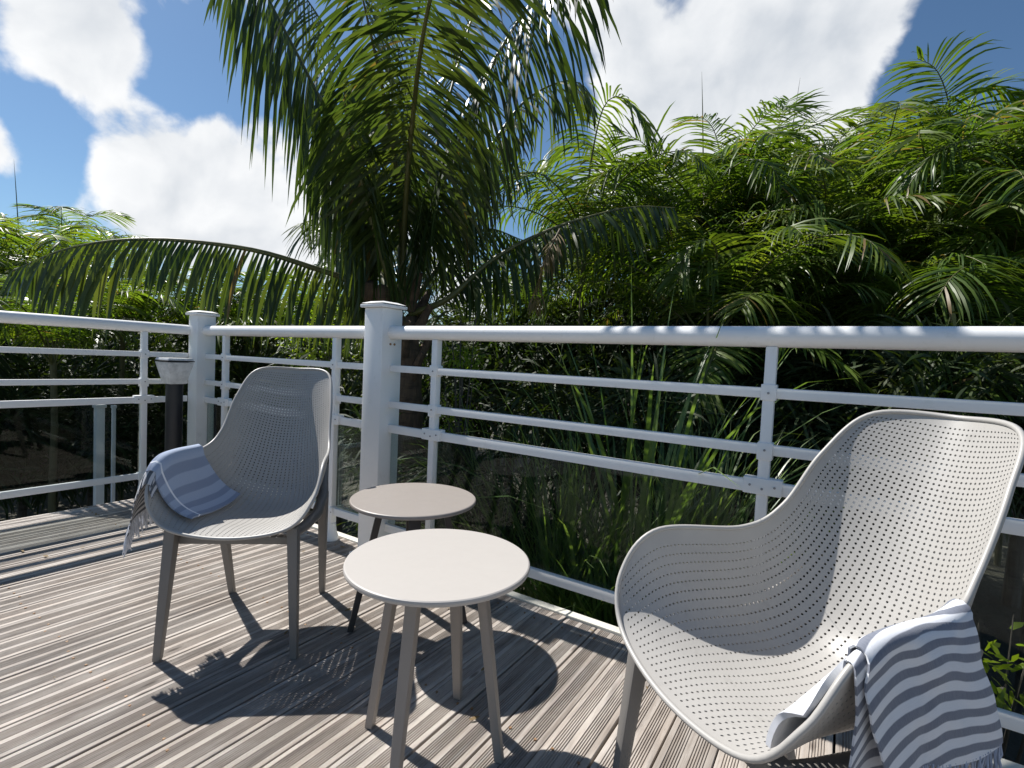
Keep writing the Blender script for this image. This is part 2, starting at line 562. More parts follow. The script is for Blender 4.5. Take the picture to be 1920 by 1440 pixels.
def board_mesh(name, length, wdt=0.1142, th=0.028):
    """grooved decking board, running along Y: flat margins, flat middle, six grooves on either side"""
    prof = [(-wdt / 2, -th), (-wdt / 2, -0.0015), (-wdt / 2 + 0.0015, 0.0)]
    gp, gd = 0.0062, 0.0026
    x = -wdt / 2 + 0.0135
    for side in range(2):
        for k in range(6):
            prof += [(x, 0.0), (x + 0.0009, -gd), (x + 0.0031, -gd), (x + 0.0040, 0.0)]
            x += gp
        x += 0.0135 - (gp - 0.0040) + 0.0022
    prof += [(wdt / 2 - 0.0015, 0.0), (wdt / 2, -0.0015), (wdt / 2, -th)]
    n = len(prof)
    vs = [(px, 0.0, pz) for px, pz in prof] + [(px, length, pz) for px, pz in prof]
    fs = [(k, k + 1, n + k + 1, n + k) for k in range(n - 1)]
    fs += [tuple(reversed(range(n))), tuple(range(n, 2 * n)), (n - 1, 0, n, 2 * n - 1)]
    b = MB()
    b.add(vs, [tuple(reversed(q)) for q in fs])
    return b.mesh(name, M_WOOD)


rnd = random.Random(5)
full = DY1 - DY0
bm_full = board_mesh('deck_board', full)
cut = 2.9
bm_a = board_mesh('deck_board', cut - 0.002)
bm_b = board_mesh('deck_board', full - cut - 0.002)
screws = MB()
nb = int((DX1 - DX0) / PITCH)
X_REF = -0.555 + PITCH / 2
i0 = math.ceil((DX0 + 0.06 - X_REF) / PITCH)
for i in range(i0, i0 + nb):
    x = X_REF + i * PITCH
    if x > DX1 - 0.05:
        break
    runs = [(bm_full, DY0)]
    if i % 7 == 3:
        runs = [(bm_b, DY0), (bm_a, DY0 + full - cut + 0.002)]
    for me, y0 in runs:
        o = link('deck_board', me, deck)
        o.location = (x + rnd.uniform(-0.001, 0.001), y0 + rnd.uniform(-0.003, 0.003), -0.0005 + rnd.uniform(-0.0016, 0.0012))
        o.rotation_euler = (0, rnd.uniform(-0.007, 0.007), rnd.uniform(-0.0006, 0.0006))
    for y in np.arange(DY0 + 0.12, DY1, 0.52):
        for dx in (-0.036, 0.036):
            if rnd.random() < 0.9:
                cxs, cys = x + dx + rnd.uniform(-0.004, 0.004), y + rnd.uniform(-0.012, 0.012)
                screws.tube([(cxs, cys, -0.003), (cxs, cys, 0.0012)], [0.0038, 0.0036], 8)
so = screws.build('deck_screw', M_RUST, deck)
so['kind'] = 'stuff'

e = MB()
e.box(((DX0 + DX1) / 2, DY1 + 0.021, -0.052), (DX1 - DX0, 0.038, 0.118))
edge = e.build('deck_edge_strip', M_KERB, bevel=0.004)
tag(edge, kind='structure')

# ------------------------------------------------------------------ railings
YR, XL = 1.611, -3.458
RZ = [1.030, 0.870, 0.708, 0.599, 0.146]


def post(name, x, y, s, h, label):
    t = empty(name, (x, y, 0))
    tag(t, label, 'post', 'white railing posts')
    b = MB()
    b.box((0, 0, (h - 0.012) / 2), (s, s, h - 0.012))
    # fluted edges: shallow raised strips along each face
    b.build('shaft', M_POST, t, bevel=0.008)
    c = MB()
    c.box((0, 0, h - 0.006 + 0.001), (s + 0.028, s + 0.028, 0.014))
    c.box((0, 0, h + 0.012), (s + 0.020, s + 0.020, 0.010), taper=0.6)
    c.build('cap', M_POST, t, bevel=0.003)
    f = MB()
    f.box((0, 0, 0.011), (s + 0.05, s + 0.05, 0.020))
    f.build('base_plate', M_WHITE, t, bevel=0.003)
    return t


p2 = post('railing_post', -1.760, YR, 0.120, 1.150, 'thick white railing post rising behind the two round tables')
p1 = post('railing_post', -3.395, YR, 0.112, 1.135, 'white corner railing post beside the black garden light')
p3 = post('railing_post', 2.40, YR, 0.120, 1.150, 'white end railing post far beyond the right hand chair')
p4 = post('railing_post', XL, -2.35, 0.112, 1.135, 'white end railing post behind the left edge of the deck')
for p in (p3, p4):
    p['group'] = 'white railing posts'
sc = MB()
for dz in (0.978,):
    for dy in (-0.012, 0.012):
        sc.tube([(0.060, dy, dz), (0.0635, dy, dz)], 0.005, 8)
sc.build('bolt', M_RUST, p2)['kind'] = 'stuff'


def railing(name, a, b, bal, label, glass_gaps=0.02):
    """a straight railing from a to b (xy); bal = distances of the balusters along it"""
    a, b = Vector((a[0], a[1], 0)), Vector((b[0], b[1], 0))
    t = empty(name, a, math.atan2(b.y - a.y, b.x - a.x))
    tag(t, label, 'railing', 'white railing sections')
    L = (b - a).length
    h = MB()
    h.tube([(0, 0, RZ[0]), (L, 0, RZ[0])], 0.030, 20)
    h.build('handrail', M_WHITE, t, smooth=0.7)
    for k in (1, 2, 3, 4):
        r = MB()
        hh = 0.030 if k < 3 else 0.036
        r.box((L / 2, 0, RZ[k]), (L, 0.020, hh))
        r.build('rail', M_WHITE, t, bevel=0.003)
    xs = [0.0] + list(bal) + [L]
    for x in bal:
        q = MB()
        q.box((x, 0, (RZ[0] - 0.028 + 0.03) / 2), (0.030, 0.032, RZ[0] - 0.028 - 0.03))
        bo = q.build('baluster', M_WHITE, t, bevel=0.004)
        for cb, sb in (((x, 0, RZ[1] + 0.002), (0.040, 0.040, 0.046)), ((x, 0, RZ[2] - 0.004), (0.040, 0.040, 0.050)),
                       ((x, -0.002, RZ[3] + 0.004), (0.100, 0.038, 0.047)), ((x, -0.001, RZ[4]), (0.052, 0.042, 0.044))):
            s = MB()
            s.box(cb, sb)
            s.build('bracket', M_WHITE, bo, bevel=0.003)
        w = MB()
        for dx, z in ((0, RZ[1]), (0, RZ[2]), (-0.032, RZ[3] + 0.006), (0, RZ[3] - 0.002), (0.032, RZ[3] + 0.006), (0.02, RZ[4])):
            yy = -0.022 if abs(z - RZ[3]) > 0.02 else -0.0225
            w.tube([(x + dx, yy + 0.003, z), (x + dx, yy - 0.001, z)], 0.0034, 8)
        w.build('bracket_screw', M_SCREW, bo)['kind'] = 'stuff'
        f = MB()
        f.tube([(x, 0, 0.001), (x, 0, 0.020), (x, 0, 0.040), (x, 0, 0.085)], [0.036, 0.034, 0.026, 0.021], 16)
        f.build('foot', M_WHITE, bo, smooth=0.6)
    for i in range(len(xs) - 1):
        x0 = xs[i] + (0.018 if i else 0.006)
        x1 = xs[i + 1] - 0.018
        gl = MB()
        z0, z1 = RZ[4] + 0.018, RZ[3] - 0.018
        gl.box(((x0 + x1) / 2, 0.012, (z0 + z1) / 2), (x1 - x0, 0.008, z1 - z0 + 0.01))
        gl.build('glass_pane', M_GLASS, t)
    return t


railing('railing', (-3.395 + 0.056, YR), (-1.760 - 0.060, YR), [0.23, 1.256],
        'short white railing with smoked glass behind the shaded chair')
railing('railing', (-1.760 + 0.060, YR), (2.40 - 0.06, YR), [0.266, 1.526, 2.786],
        'long white railing with smoked glass behind the tables and the sunlit chair')
railing('railing', (XL, -2.35 + 0.056), (XL, YR - 0.056), [0.25, 1.13, 2.39, 3.612],
        'white railing with smoked glass along the left edge of the deck')

# ------------------------------------------------------------------ garden light by the corner post
t = empty('garden_light', (-3.245, 1.392, 0), rad(4))
tag(t, 'black garden light with a flared pale square cap by the corner post', 'garden light')
b = MB()
b.tube([(0, 0, 0.001), (0, 0, 0.705)], 0.043, 28)
b.build('pole', M_BLACK, t, smooth=0.6)
b = MB()
b.box((0, 0, 0.770), (0.088, 0.088, 0.126), taper=1.62)
b.build('lamp_cap', M_LAMP, t, bevel=0.004)
b = MB()
b.box((0, 0, 0.839), (0.146, 0.146, 0.006))
b.build('solar_plate', M_BLACK, t, bevel=0.002)
b = MB()
b.box((0, 0, 0.850), (0.142, 0.142, 0.013), taper=0.93)
b.build('cap_lid', M_LAMP, t, bevel=0.002)
b = MB()
b.tube([(0, 0, 0.001), (0, 0, 0.012)], [0.066, 0.064], 28)
b.build('base_plate', M_BLACK, t, smooth=0.6)

# ------------------------------------------------------------------ tables
def table(name, loc, r, z, legs, m_top, m_leg, label, th=0.014, top_r=0.105, lw=0.031, lt=0.022):
    t = empty(name, (loc[0], loc[1], 0))
    tag(t, label, 'table')
    n = 96
    prof = [(r - 0.006, -th), (r - 0.0012, -th + 0.002), (r, -th + 0.005), (r, -0.005), (r - 0.0012, -0.0018), (r - 0.004, 0.0)]
    b = MB()
    vs, fs = [], []
    for pr, pz in prof:
        for k in range(n):
            a = 2 * math.pi * k / n
            vs.append((pr * math.cos(a), pr * math.sin(a), z + pz))
    for i in range(len(prof) - 1):
        for k in range(n):
            k2 = (k + 1) % n
            fs.append((i * n + k, i * n + k2, (i + 1) * n + k2, (i + 1) * n + k))
    fs.append(tuple(range((len(prof) - 1) * n, len(prof) * n)))
    fs.append(tuple(reversed(range(n))))
    b.add(vs, fs)
    b.build('tabletop', m_top, t, smooth=0.5)
    for ang, fr in legs:
        a = rad(ang)
        c, s = math.cos(a), math.sin(a)
        lb = MB()
        vs = []
        zt = z - th - 0.001
        for zz, rr, ww, tt in ((0.0, fr, lw * 0.68, lt * 0.9), (0.012, fr - 0.002, lw * 0.70, lt * 0.9), (zt * 0.6, fr + (top_r - fr) * 0.6, lw * 0.92, lt), (zt, top_r, lw, lt)):
            for du, dv in ((-1, -1), (1, -1), (1, 1), (-1, 1)):
                x = rr + du * tt / 2
                y = dv * ww / 2
                vs.append((x * c - y * s, x * s + y * c, zz))
        fs = [(3, 2, 1, 0), (12, 13, 14, 15)]
        for q in range(3):
            for k in range(4):
                k2 = (k + 1) % 4
                fs.append((q * 4 + k, q * 4 + k2, q * 4 + 4 + k2, q * 4 + 4 + k))
        lb.add(vs, fs)
        lb.build('leg', m_leg, t, bevel=0.003)
    u = MB()
    u.tube([(0, 0, z - th - 0.012), (0, 0, z - th - 0.0005)], [top_r + 0.012, top_r + 0.018], 32)
    u.build('leg_mount', m_leg, t, smooth=0.5)
    return t


table('side_table', (-0.775, 0.907), 0.2165, 0.452, [(18, 0.170), (108, 0.172), (198, 0.168), (283, 0.165)], M_CREAM, M_CREAMLEG,
      'round cream side table with splayed beige legs, nearest the camera')
table('side_table', (-1.200, 1.262), 0.2115, 0.447, [(45, 0.19), (137, 0.19), (228, 0.195), (316, 0.215)], M_TAUPE, M_DARKLEG,
      'round taupe side table with dark charcoal legs beside the thick railing post', lw=0.038)

# ------------------------------------------------------------------ chairs
RIM = np.array([(0.0, 0.254, 0.377), (0.170, 0.241, 0.403), (0.235, 0.211, 0.487), (0.239, 0.127, 0.574), (0.208, -0.071, 0.581),
                (0.188, -0.159, 0.633), (0.172, -0.242, 0.753), (0.132, -0.329, 0.847), (0.0, -0.392, 0.855)])
SPINE = np.array([(0.0, 0.254, 0.377), (0.0, 0.160, 0.374), (0.0, 0.03, 0.358), (0.0, -0.09, 0.358), (0.0, -0.175, 0.395), (0.0, -0.235, 0.490),
                  (0.0, -0.292, 0.620), (0.0, -0.345, 0.745), (0.0, -0.392, 0.855)])


def catmull(pts, n, mirror=False):
    p = np.asarray(pts, float)
    if mirror:
        first = p[1] * (-1, 1, 1)
        last = p[-2] * (-1, 1, 1)
    else:
        first, last = 2 * p[0] - p[1], 2 * p[-1] - p[-2]
    q = np.vstack([first, p, last])
    out = []
    for i in range(1, len(q) - 2):
        a, b_, c, d_ = q[i - 1], q[i], q[i + 1], q[i + 2]
        for t_ in np.arange(n) / n:
            out.append(0.5 * (2 * b_ + (c - a) * t_ + (2 * a - 5 * b_ + 4 * c - d_) * t_ ** 2 + (3 * b_ - a - 3 * c + d_) * t_ ** 3))
    out.append(q[-2])
    return np.array(out)


def by_length(poly):
    L = np.r_[0, np.cumsum(np.linalg.norm(np.diff(poly, axis=0), axis=1))]
    L /= L[-1]
    return lambda s: np.stack([np.interp(s, L, poly[:, k]) for k in range(3)], axis=-1)


HALF = catmull(RIM, 24, True)
I_FC, I_TC = 2 * 24, 7 * 24
flip = np.array((-1.0, 1.0, 1.0))
SIDE = by_length(HALF[I_FC:I_TC + 1])                                       # right side, from the front corner to the top corner
FRONT = by_length(np.vstack([HALF[:I_FC + 1][::-1] * flip, HALF[1:I_FC + 1]]))      # left to right
TOP = by_length(np.vstack([HALF[I_TC:] * flip, HALF[I_TC:-1][::-1]]))
SPN = by_length(catmull(SPINE, 24))


def shell(u, v):
    """point(s) of the seat shell: u = 0 left .. 1 right, v = 0 front .. 1 top"""
    u = np.asarray(u, float)[..., None]
    v = np.asarray(v, float)[..., None]
    R = SIDE(v[..., 0])
    Lf = R * flip
    F, T = FRONT(u[..., 0]), TOP(u[..., 0])
    z0, z1 = np.zeros_like(v[..., 0]), np.ones_like(v[..., 0])
    f0, f1, t0, t1 = FRONT(z0), FRONT(z1), TOP(z0), TOP(z1)

    def coons(uu, Fu, Tu):
        return (1 - uu) * Lf + uu * R + (1 - v) * Fu + v * Tu - ((1 - uu) * (1 - v) * f0 + uu * (1 - v) * f1 + (1 - uu) * v * t0 + uu * v * t1)
    hm = np.full_like(v, 0.5)
    B = SPN(v[..., 0]) - coons(hm, FRONT(hm[..., 0]), TOP(hm[..., 0]))
    w = np.abs(2 * u - 1)
    p = 3.0 - 0.9 * np.clip((v - 0.35) / 0.4, 0, 1)
    return coons(u, F, T) + B * (1 - w ** p)


_VV = np.linspace(0, 1, 161)
_TT = np.linspace(0, 1, 121)
_SEC = shell(np.repeat(_TT[None], 161, 0), np.repeat(_VV[:, None], 121, 1))
_CL = np.concatenate([np.zeros((161, 1)), np.cumsum(np.linalg.norm(np.diff(_SEC, axis=1), axis=2), axis=1)], axis=1)
_CL /= _CL[:, -1:]


def even_u(t_, v):
    """u at the share t of the way across the section v, measured along the surface"""
    t_, v = np.atleast_1d(t_), np.atleast_1d(v)
    out = np.empty(len(t_))
    for i, (a, b_) in enumerate(zip(t_, v)):
        k = min(159, int(b_ * 160))
        f_ = b_ * 160 - k
        out[i] = np.interp(a, _CL[k], _TT) * (1 - f_) + np.interp(a, _CL[k + 1], _TT) * f_
    return out


def shell_normal(u, v, e_=1e-3):
    u, v = np.asarray(u, float), np.asarray(v, float)
    uc, vc = np.clip(u, e_, 1 - e_), np.clip(v, e_, 1 - e_)
    du = shell(uc + e_, vc) - shell(uc - e_, vc)
    dv = shell(uc, vc + e_) - shell(uc, vc - e_)
    n = np.cross(dv, du)
    return n / (np.linalg.norm(n, axis=-1, keepdims=True) + 1e-12)


def shell_mesh():
    nu, nv = 35, 84
    mu, mv = 0.040, 0.020
    us = np.linspace(mu, 1 - mu, nu + 1)
    vv = np.linspace(mv, 1 - mv, nv + 1)
    verts, keys, faces, walls = [], {}, [], []

    def vert(u, v):
        k = (round(u, 6), round(v, 6))
        if k not in keys:
            keys[k] = len(verts)
            verts.append((u, v))
        return keys[k]
    for i in range(nu):
        for j in range(nv):
            u0, u1, v0, v1 = us[i], us[i + 1], vv[j], vv[j + 1]
            cu, cv, du, dv = (u0 + u1) / 2, (v0 + v1) / 2, (u1 - u0), (v1 - v0)
            k = int(round(cv * 160))
            across = float(np.linalg.norm(np.diff(_SEC[k], axis=0), axis=1).sum()) * du
            q = even_u(cu, cv)[0]
            along = float(np.linalg.norm(shell(np.array(q), np.array(v1)) - shell(np.array(q), np.array(v0))))
            rh = min(0.0030, 0.235 * min(across, along))
            hu, hv = min(0.3, rh / across), min(0.36, rh / along)
            hole = []
            for k in range(8):
                a = 2 * math.pi * k / 8 + math.pi / 8 * 0 - math.pi * 0.75
                hole.append(vert(cu + du * hu * math.cos(a), cv + dv * hv * math.sin(a)))
            ring = [vert(u0, v0), vert(cu, v0), vert(u1, v0), vert(u1, cv), vert(u1, v1), vert(cu, v1), vert(u0, v1), vert(u0, cv)]
            for k in range(8):
                k2 = (k + 1) % 8
                faces.append((ring[k], ring[k2], hole[k2], hole[k]))
                walls.append((hole[k], hole[k2]))
    # plain margin out to the rim
    ue = sorted(set([0.0, mu * 0.5] + list(us) + list((us[:-1] + us[1:]) / 2) + [1 - mu * 0.5, 1.0]))
    ve = sorted(set([0.0, mv * 0.5] + list(vv) + list((vv[:-1] + vv[1:]) / 2) + [1 - mv * 0.5, 1.0]))
    edge_e = []
    for i in range(len(ue) - 1):
        for j in range(len(ve) - 1):
            cu, cv = (ue[i] + ue[i + 1]) / 2, (ve[j] + ve[j + 1]) / 2
            if mu < cu < 1 - mu and mv < cv < 1 - mv:
                continue
            faces.append((vert(ue[i], ve[j]), vert(ue[i + 1], ve[j]), vert(ue[i + 1], ve[j + 1]), vert(ue[i], ve[j + 1])))
    uv = np.array(verts)
    uv[:, 0] = even_u(uv[:, 0], uv[:, 1])
    P = shell(uv[:, 0], uv[:, 1])
    Nn = shell_normal(uv[:, 0], uv[:, 1])
    th = 0.0042
    n = len(verts)
    allv = np.vstack([P, P - Nn * th])
    fs = [tuple(q) for q in faces] + [tuple(n + k for k in reversed(q)) for q in faces]
    fs += [(a, b_, b_ + n, a + n) for a, b_ in walls]
    m = MB()
    m.add(allv.tolist(), fs)
    return m.mesh('shell', M_SHELL, smooth=0.75)


# a rolled lip round the whole outline
FULL = np.vstack([HALF, (HALF * flip)[::-1][1:-1]])
FULLC = by_length(np.vstack([FULL, FULL[:1]]))
lip = MB()
ss = np.linspace(0, 1, 161)
lip.tube([tuple(p) for p in FULLC(ss)], 0.0052, 8, cap=False)
lip_me = lip.mesh('rim', M_SHELL, smooth=1.2)
shell_me = shell_mesh()


def leg_mesh(foot, top, w0, w1, d0, d1, name='leg', bend=None):
    b = MB()
    pts = [foot] + ([bend] if bend else []) + [top]
    n = len(pts)
    vs, fs = [], []
    for i, p in enumerate(pts):
        k = i / (n - 1)
        w, dd = w0 + (w1 - w0) * k, d0 + (d1 - d0) * k
        for sx, sy in ((-1, -1), (1, -1), (1, 1), (-1, 1)):
            vs.append((p[0] + sx * w / 2, p[1] + sy * dd / 2, p[2]))
    fs = [(3, 2, 1, 0), tuple(range(4 * n - 4, 4 * n))]
    for q in range(n - 1):
        for k in range(4):
            k2 = (k + 1) % 4
            fs.append((q * 4 + k, q * 4 + k2, q * 4 + 4 + k2, q * 4 + 4 + k))
    b.add(vs, fs)
    return b.mesh(name, M_LEG, bevel=0.006)


def make_chair(label):
    t = empty('armchair')
    tag(t, label, 'armchair', 'perforated taupe armchairs on the deck')
    link('shell', shell_me, t)
    link('rim', lip_me, t)
    for s in (1, -1):
        link('leg', leg_mesh((s * 0.193, 0.222, 0.0005), (s * 0.172, 0.190, 0.395), 0.022, 0.033, 0.023, 0.038), t)
        link('leg', leg_mesh((s * 0.165, -0.216, 0.0005), (s * 0.182, -0.120, 0.420), 0.022, 0.033, 0.022, 0.040), t)
        # side bearer under the seat, from the front leg to the back leg and up behind the back
        b = MB()
        b.tube([(s * 0.172, 0.195, 0.372), (s * 0.185, 0.12, 0.372), (s * 0.190, 0.0, 0.372), (s * 0.184, -0.11, 0.405), (s * 0.165, -0.205, 0.500)],
               [0.014, 0.017, 0.018, 0.019, 0.012], 10)
        b.build('side_bearer', M_LEG, t, smooth=1.0)
    b = MB()
    b.box((0, 0.165, 0.345), (0.33, 0.030, 0.024))
    b.build('front_stretcher', M_LEG, t, bevel=0.005)
    b = MB()
    b.box((0, -0.115, 0.335), (0.34, 0.030, 0.024))
    b.build('back_stretcher', M_LEG, t, bevel=0.005)
    return t


def copy_tree(o, parent=None):
    c = o.copy()
    scene.collection.objects.link(c)
    if parent is not None:
        c.parent = parent
    for ch in list(o.children):
        copy_tree(ch, c)
    return c


chair_b = make_chair('perforated taupe armchair standing in its own shade by the railing corner')
chair_b.location = (-1.62700, 0.96072, 0)
chair_b.rotation_euler = (0, 0, -0.87876 - math.pi / 2)
chair_a = copy_tree(chair_b)
chair_a['label'] = 'large sunlit perforated taupe armchair in the right foreground'
chair_a.location = (-0.05463, 1.03798, 0)
chair_a.rotation_euler = (0, 0, -2.27446 - math.pi / 2)


# ------------------------------------------------------------------ towels
def grid_sheet(P, UV, th=0.003):
    """a cloth sheet with thickness from a grid of points [i][j]"""
    P = np.asarray(P, float)
    ni, nj = P.shape[:2]
    di = np.gradient(P, axis=0)
    dj = np.gradient(P, axis=1)
    n = np.cross(di, dj)
    n /= np.linalg.norm(n, axis=-1, keepdims=True) + 1e-12
    A = P + n * th / 2
    B = P - n * th / 2
    vs = np.vstack([A.reshape(-1, 3), B.reshape(-1, 3)])
    uv = [tuple(map(float, q)) for q in np.asarray(UV).reshape(-1, 2)] * 2
    k = ni * nj
    fs = []
    for i in range(ni - 1):
        for j in range(nj - 1):
            a = i * nj + j
            fs.append((a, a + nj, a + nj + 1, a + 1))
            fs.append((k + a + 1, k + a + nj + 1, k + a + nj, k + a))
    for i in range(ni - 1):
        for j in (0, nj - 1):
            a, b_ = i * nj + j, (i + 1) * nj + j
            q = (a, b_, k + b_, k + a)
            fs.append(q if j else q[::-1])
    for j in range(nj - 1):
        for i in (0, ni - 1):
            a, b_ = i * nj + j, i * nj + j + 1
            q = (a, b_, k + b_, k + a)
            fs.append(q[::-1] if i else q)
    m = MB()
    m.add(vs.tolist(), fs, 0, uv)
    return m


def lateral(s_, side):
    """outward horizontal direction at the rim station"""
    e_ = 0.02
    tn = SIDE(np.array(min(1, s_ + e_))) - SIDE(np.array(max(0, s_ - e_)))
    o = np.array((-tn[1], tn[0], 0.0)) if tn[1] > 0 else np.array((-tn[1], tn[0], 0.0))
    o = np.array((1.0, 0.25 * np.clip((0.2 - s_) * 5, -0.4, 1), 0.0)) if True else o
    o /= np.linalg.norm(o)
    return o * (side, 1, 1)


def drape(side, s0, s1, hang, inner, gap=0.010, ns=34, nt=30, fold=0.010, nf=2.3, phase=0.0, flare=0.10, slip=0.0, hang2=None, seed=0, pleat=None):
    """cloth hung over the arm between stations s0..s1: a bit inside, over the rim, then down outside"""
    P, UV = [], []
    for i in range(ns + 1):
        a = i / ns
        s_ = s0 + (s1 - s0) * a
        r = SIDE(np.array(s_)) * ((side, 1, 1))
        o = lateral(s_, side)
        hh = hang + ((hang2 if hang2 is not None else hang) - hang) * a
        row, ruv = [], []
        ni_ = 8
        for k in range(ni_):                              # inner part, following the shell
            q = (1 - k / ni_) * inner
            uu = q if side < 0 else 1 - q
            p_ = shell(np.array(uu), np.array(s_)) + shell_normal(np.array(uu), np.array(s_)) * (gap * 0.7)
            row.append(p_)
        for k in range(5):                                # round the rim
            th = math.pi * (0.15 + 0.8 * k / 4)
            row.append(r + o * (-math.cos(th)) * gap + np.array((0, 0, math.sin(th) * gap + 0.001)))
        last = row[-1]
        f_ = math.sin(2 * math.pi * nf * a + phase) * 0.7 + math.sin(2 * math.pi * nf * 2.3 * a + phase * 2 + 1) * 0.3
        for k in range(1, nt + 1):
            b_ = k / nt
            z = -hh * b_
            out = flare * hh * b_ ** 0.8 + fold * f_ * (b_ ** 0.7) + 0.004 * noise.noise((a * 5 + seed, b_ * 4, seed))
            al = slip * b_ * b_ + 0.006 * math.sin(5 * b_ + 7 * a + seed)
            row.append(last + o * out + np.array((0, al, z)))
        st = 0.0
        if pleat:
            st = 1 / (1 + math.exp(-(a - pleat) * 70))
            for k in range(13, len(row)):
                row[k] = row[k] + o * 0.010 * (st - 0.6) * min(1.0, (k - 12) / 6)
        d_ = 0
        for k, p_ in enumerate(row):
            if k:
                d_ += np.linalg.norm(p_ - row[k - 1])
            ruv.append((a * (s1 - s0) * 0.715 + 0.001, d_ + 0.001 + 0.0012 * f_ * (1 if k > 13 else 0) + 0.010 * st * min(1.0, max(0.0, (k - 10) / 8))))
        P.append(row)
        UV.append(ruv)
    P = np.array(P)
    # make outward faces point outwards
    return P, np.array(UV)


def fringe(P, length, n, rg, side, r0=0.0016):
    b = MB()
    e_ = P[:, -1]
    for i in range(n):
        a = (i + rg.uniform(0.1, 0.9)) / n * (len(e_) - 1)
        k = int(a)
        p = e_[k] + (e_[min(k + 1, len(e_) - 1)] - e_[k]) * (a - k)
        p = Vector(p)
        pts = [p + Vector((0, 0, 0.003))]
        dx = Vector((rg.uniform(-0.15, 0.15), rg.uniform(-0.3, 0.3), -1)) * (length * rg.uniform(0.7, 1.15) / 3)
        for q in range(3):
            pts.append(pts[-1] + dx + Vector((rg.uniform(-1, 1), rg.uniform(-1, 1), 0)) * 0.0035)
        b.tube(pts, [r0, r0 * 1.2, r0 * 1.3, r0 * 0.6], 5)
    return b


rg = random.Random(11)
# towel on the sunlit chair (its left arm, the one near the camera)
t = empty('towel')
tag(t, 'blue grey and white striped towel hung over the arm of the sunlit chair', 'towel', 'striped towels over chair arms')
t.matrix_world = chair_a.matrix_basis.copy()
P, UV = drape(-1, 0.155, 0.50, 0.150, 0.10, gap=0.015, fold=0.0035, nf=1.3, phase=0.6, flare=0.16, slip=-0.02, pleat=0.42, hang2=0.172)
grid_sheet(P, UV).build('drape', M_TOWEL, t, smooth=1.2)
fringe(P, 0.06, 46, rg, -1).build('fringe', M_FRINGEB, t)['kind'] = 'stuff'
P2, UV2 = drape(-1, 0.13, 0.40, 0.205, 0.05, gap=0.008, fold=0.006, nf=1.2, phase=2.2, flare=0.05, slip=0.03, seed=3)
grid_sheet(P2, UV2).build('under_layer', M_TOWEL, t, smooth=1.2)
fringe(P2, 0.06, 34, rg, -1).build('fringe', M_FRINGEB, t)['kind'] = 'stuff'
# the folded strip that lies along the inside of the arm
P3, UV3 = [], []
for i in range(31):
    a = i / 30
    s_ = 0.02 + 0.48 * a
    row, ruv = [], []
    for k in range(9):
        q = 0.008 + (0.135 + 0.03 * math.sin(3 * a)) * k / 8
        p_ = shell(np.array(q), np.array(s_)) + shell_normal(np.array(q), np.array(s_)) * (0.008 + 0.020 * math.sin(math.pi * k / 8) + 0.002 * math.sin(9 * a + k))
        row.append(p_)
        ruv.append((a * 0.34 + 0.001, q * 0.5))
    P3.append(row)
    UV3.append(ruv)
grid_sheet(P3, UV3, 0.008).build('inner_fold', M_TOWELIN, t, smooth=1.2)

# towel on the shaded chair (its right arm)
t = empty('towel')
tag(t, 'blue plaid and dark striped towel hung over the arm of the shaded chair', 'towel', 'striped towels over chair arms')
t.matrix_world = chair_b.matrix_basis.copy()
P, UV = drape(1, 0.03, 0.40, 0.150, 0.05, gap=0.014, fold=0.008, nf=1.4, phase=1.0, flare=0.22, slip=0.0, seed=7)
grid_sheet(P, UV).build('drape', M_TOWELB, t, smooth=1.2)
fringe(P, 0.060, 110, rg, 1, 0.0021).build('fringe', M_FRINGE, t)['kind'] = 'stuff'
P3, UV3 = [], []
for i in range(25):
    a = i / 24
    s_ = 0.085 + 0.325 * a
    r = SIDE(np.array(s_))
    o = lateral(s_, 1)
    row, ruv = [], []
    for k in range(19):
        if k < 3:
            th = math.pi * (0.75 - 0.28 * k)
            p_ = r + o * (-math.cos(th)) * 0.016 + np.array((0, 0, math.sin(th) * 0.016 + 0.002))
        else:
            q = 0.27 * (k - 2) / 16
            p_ = shell(np.array(1 - q), np.array(s_)) + shell_normal(np.array(1 - q), np.array(s_)) * (0.012 + 0.014 * q + 0.003 * math.sin(6 * a + 8 * q))
        row.append(p_)
        ruv.append((a * 0.26 + 0.001, k * 0.0105 + 0.001))
    P3.append(row)
    UV3.append(ruv)
grid_sheet(P3, np.array(UV3)[..., ::-1], 0.007).build('inner_flap', M_TOWELBLUE, t, smooth=1.2)


# ------------------------------------------------------------------ plants
def set_tint(me, tint):
    a = me.attributes.new('tint', 'FLOAT', 'POINT')
    a.data.foreach_set('value', np.array(tint, dtype=np.float32))


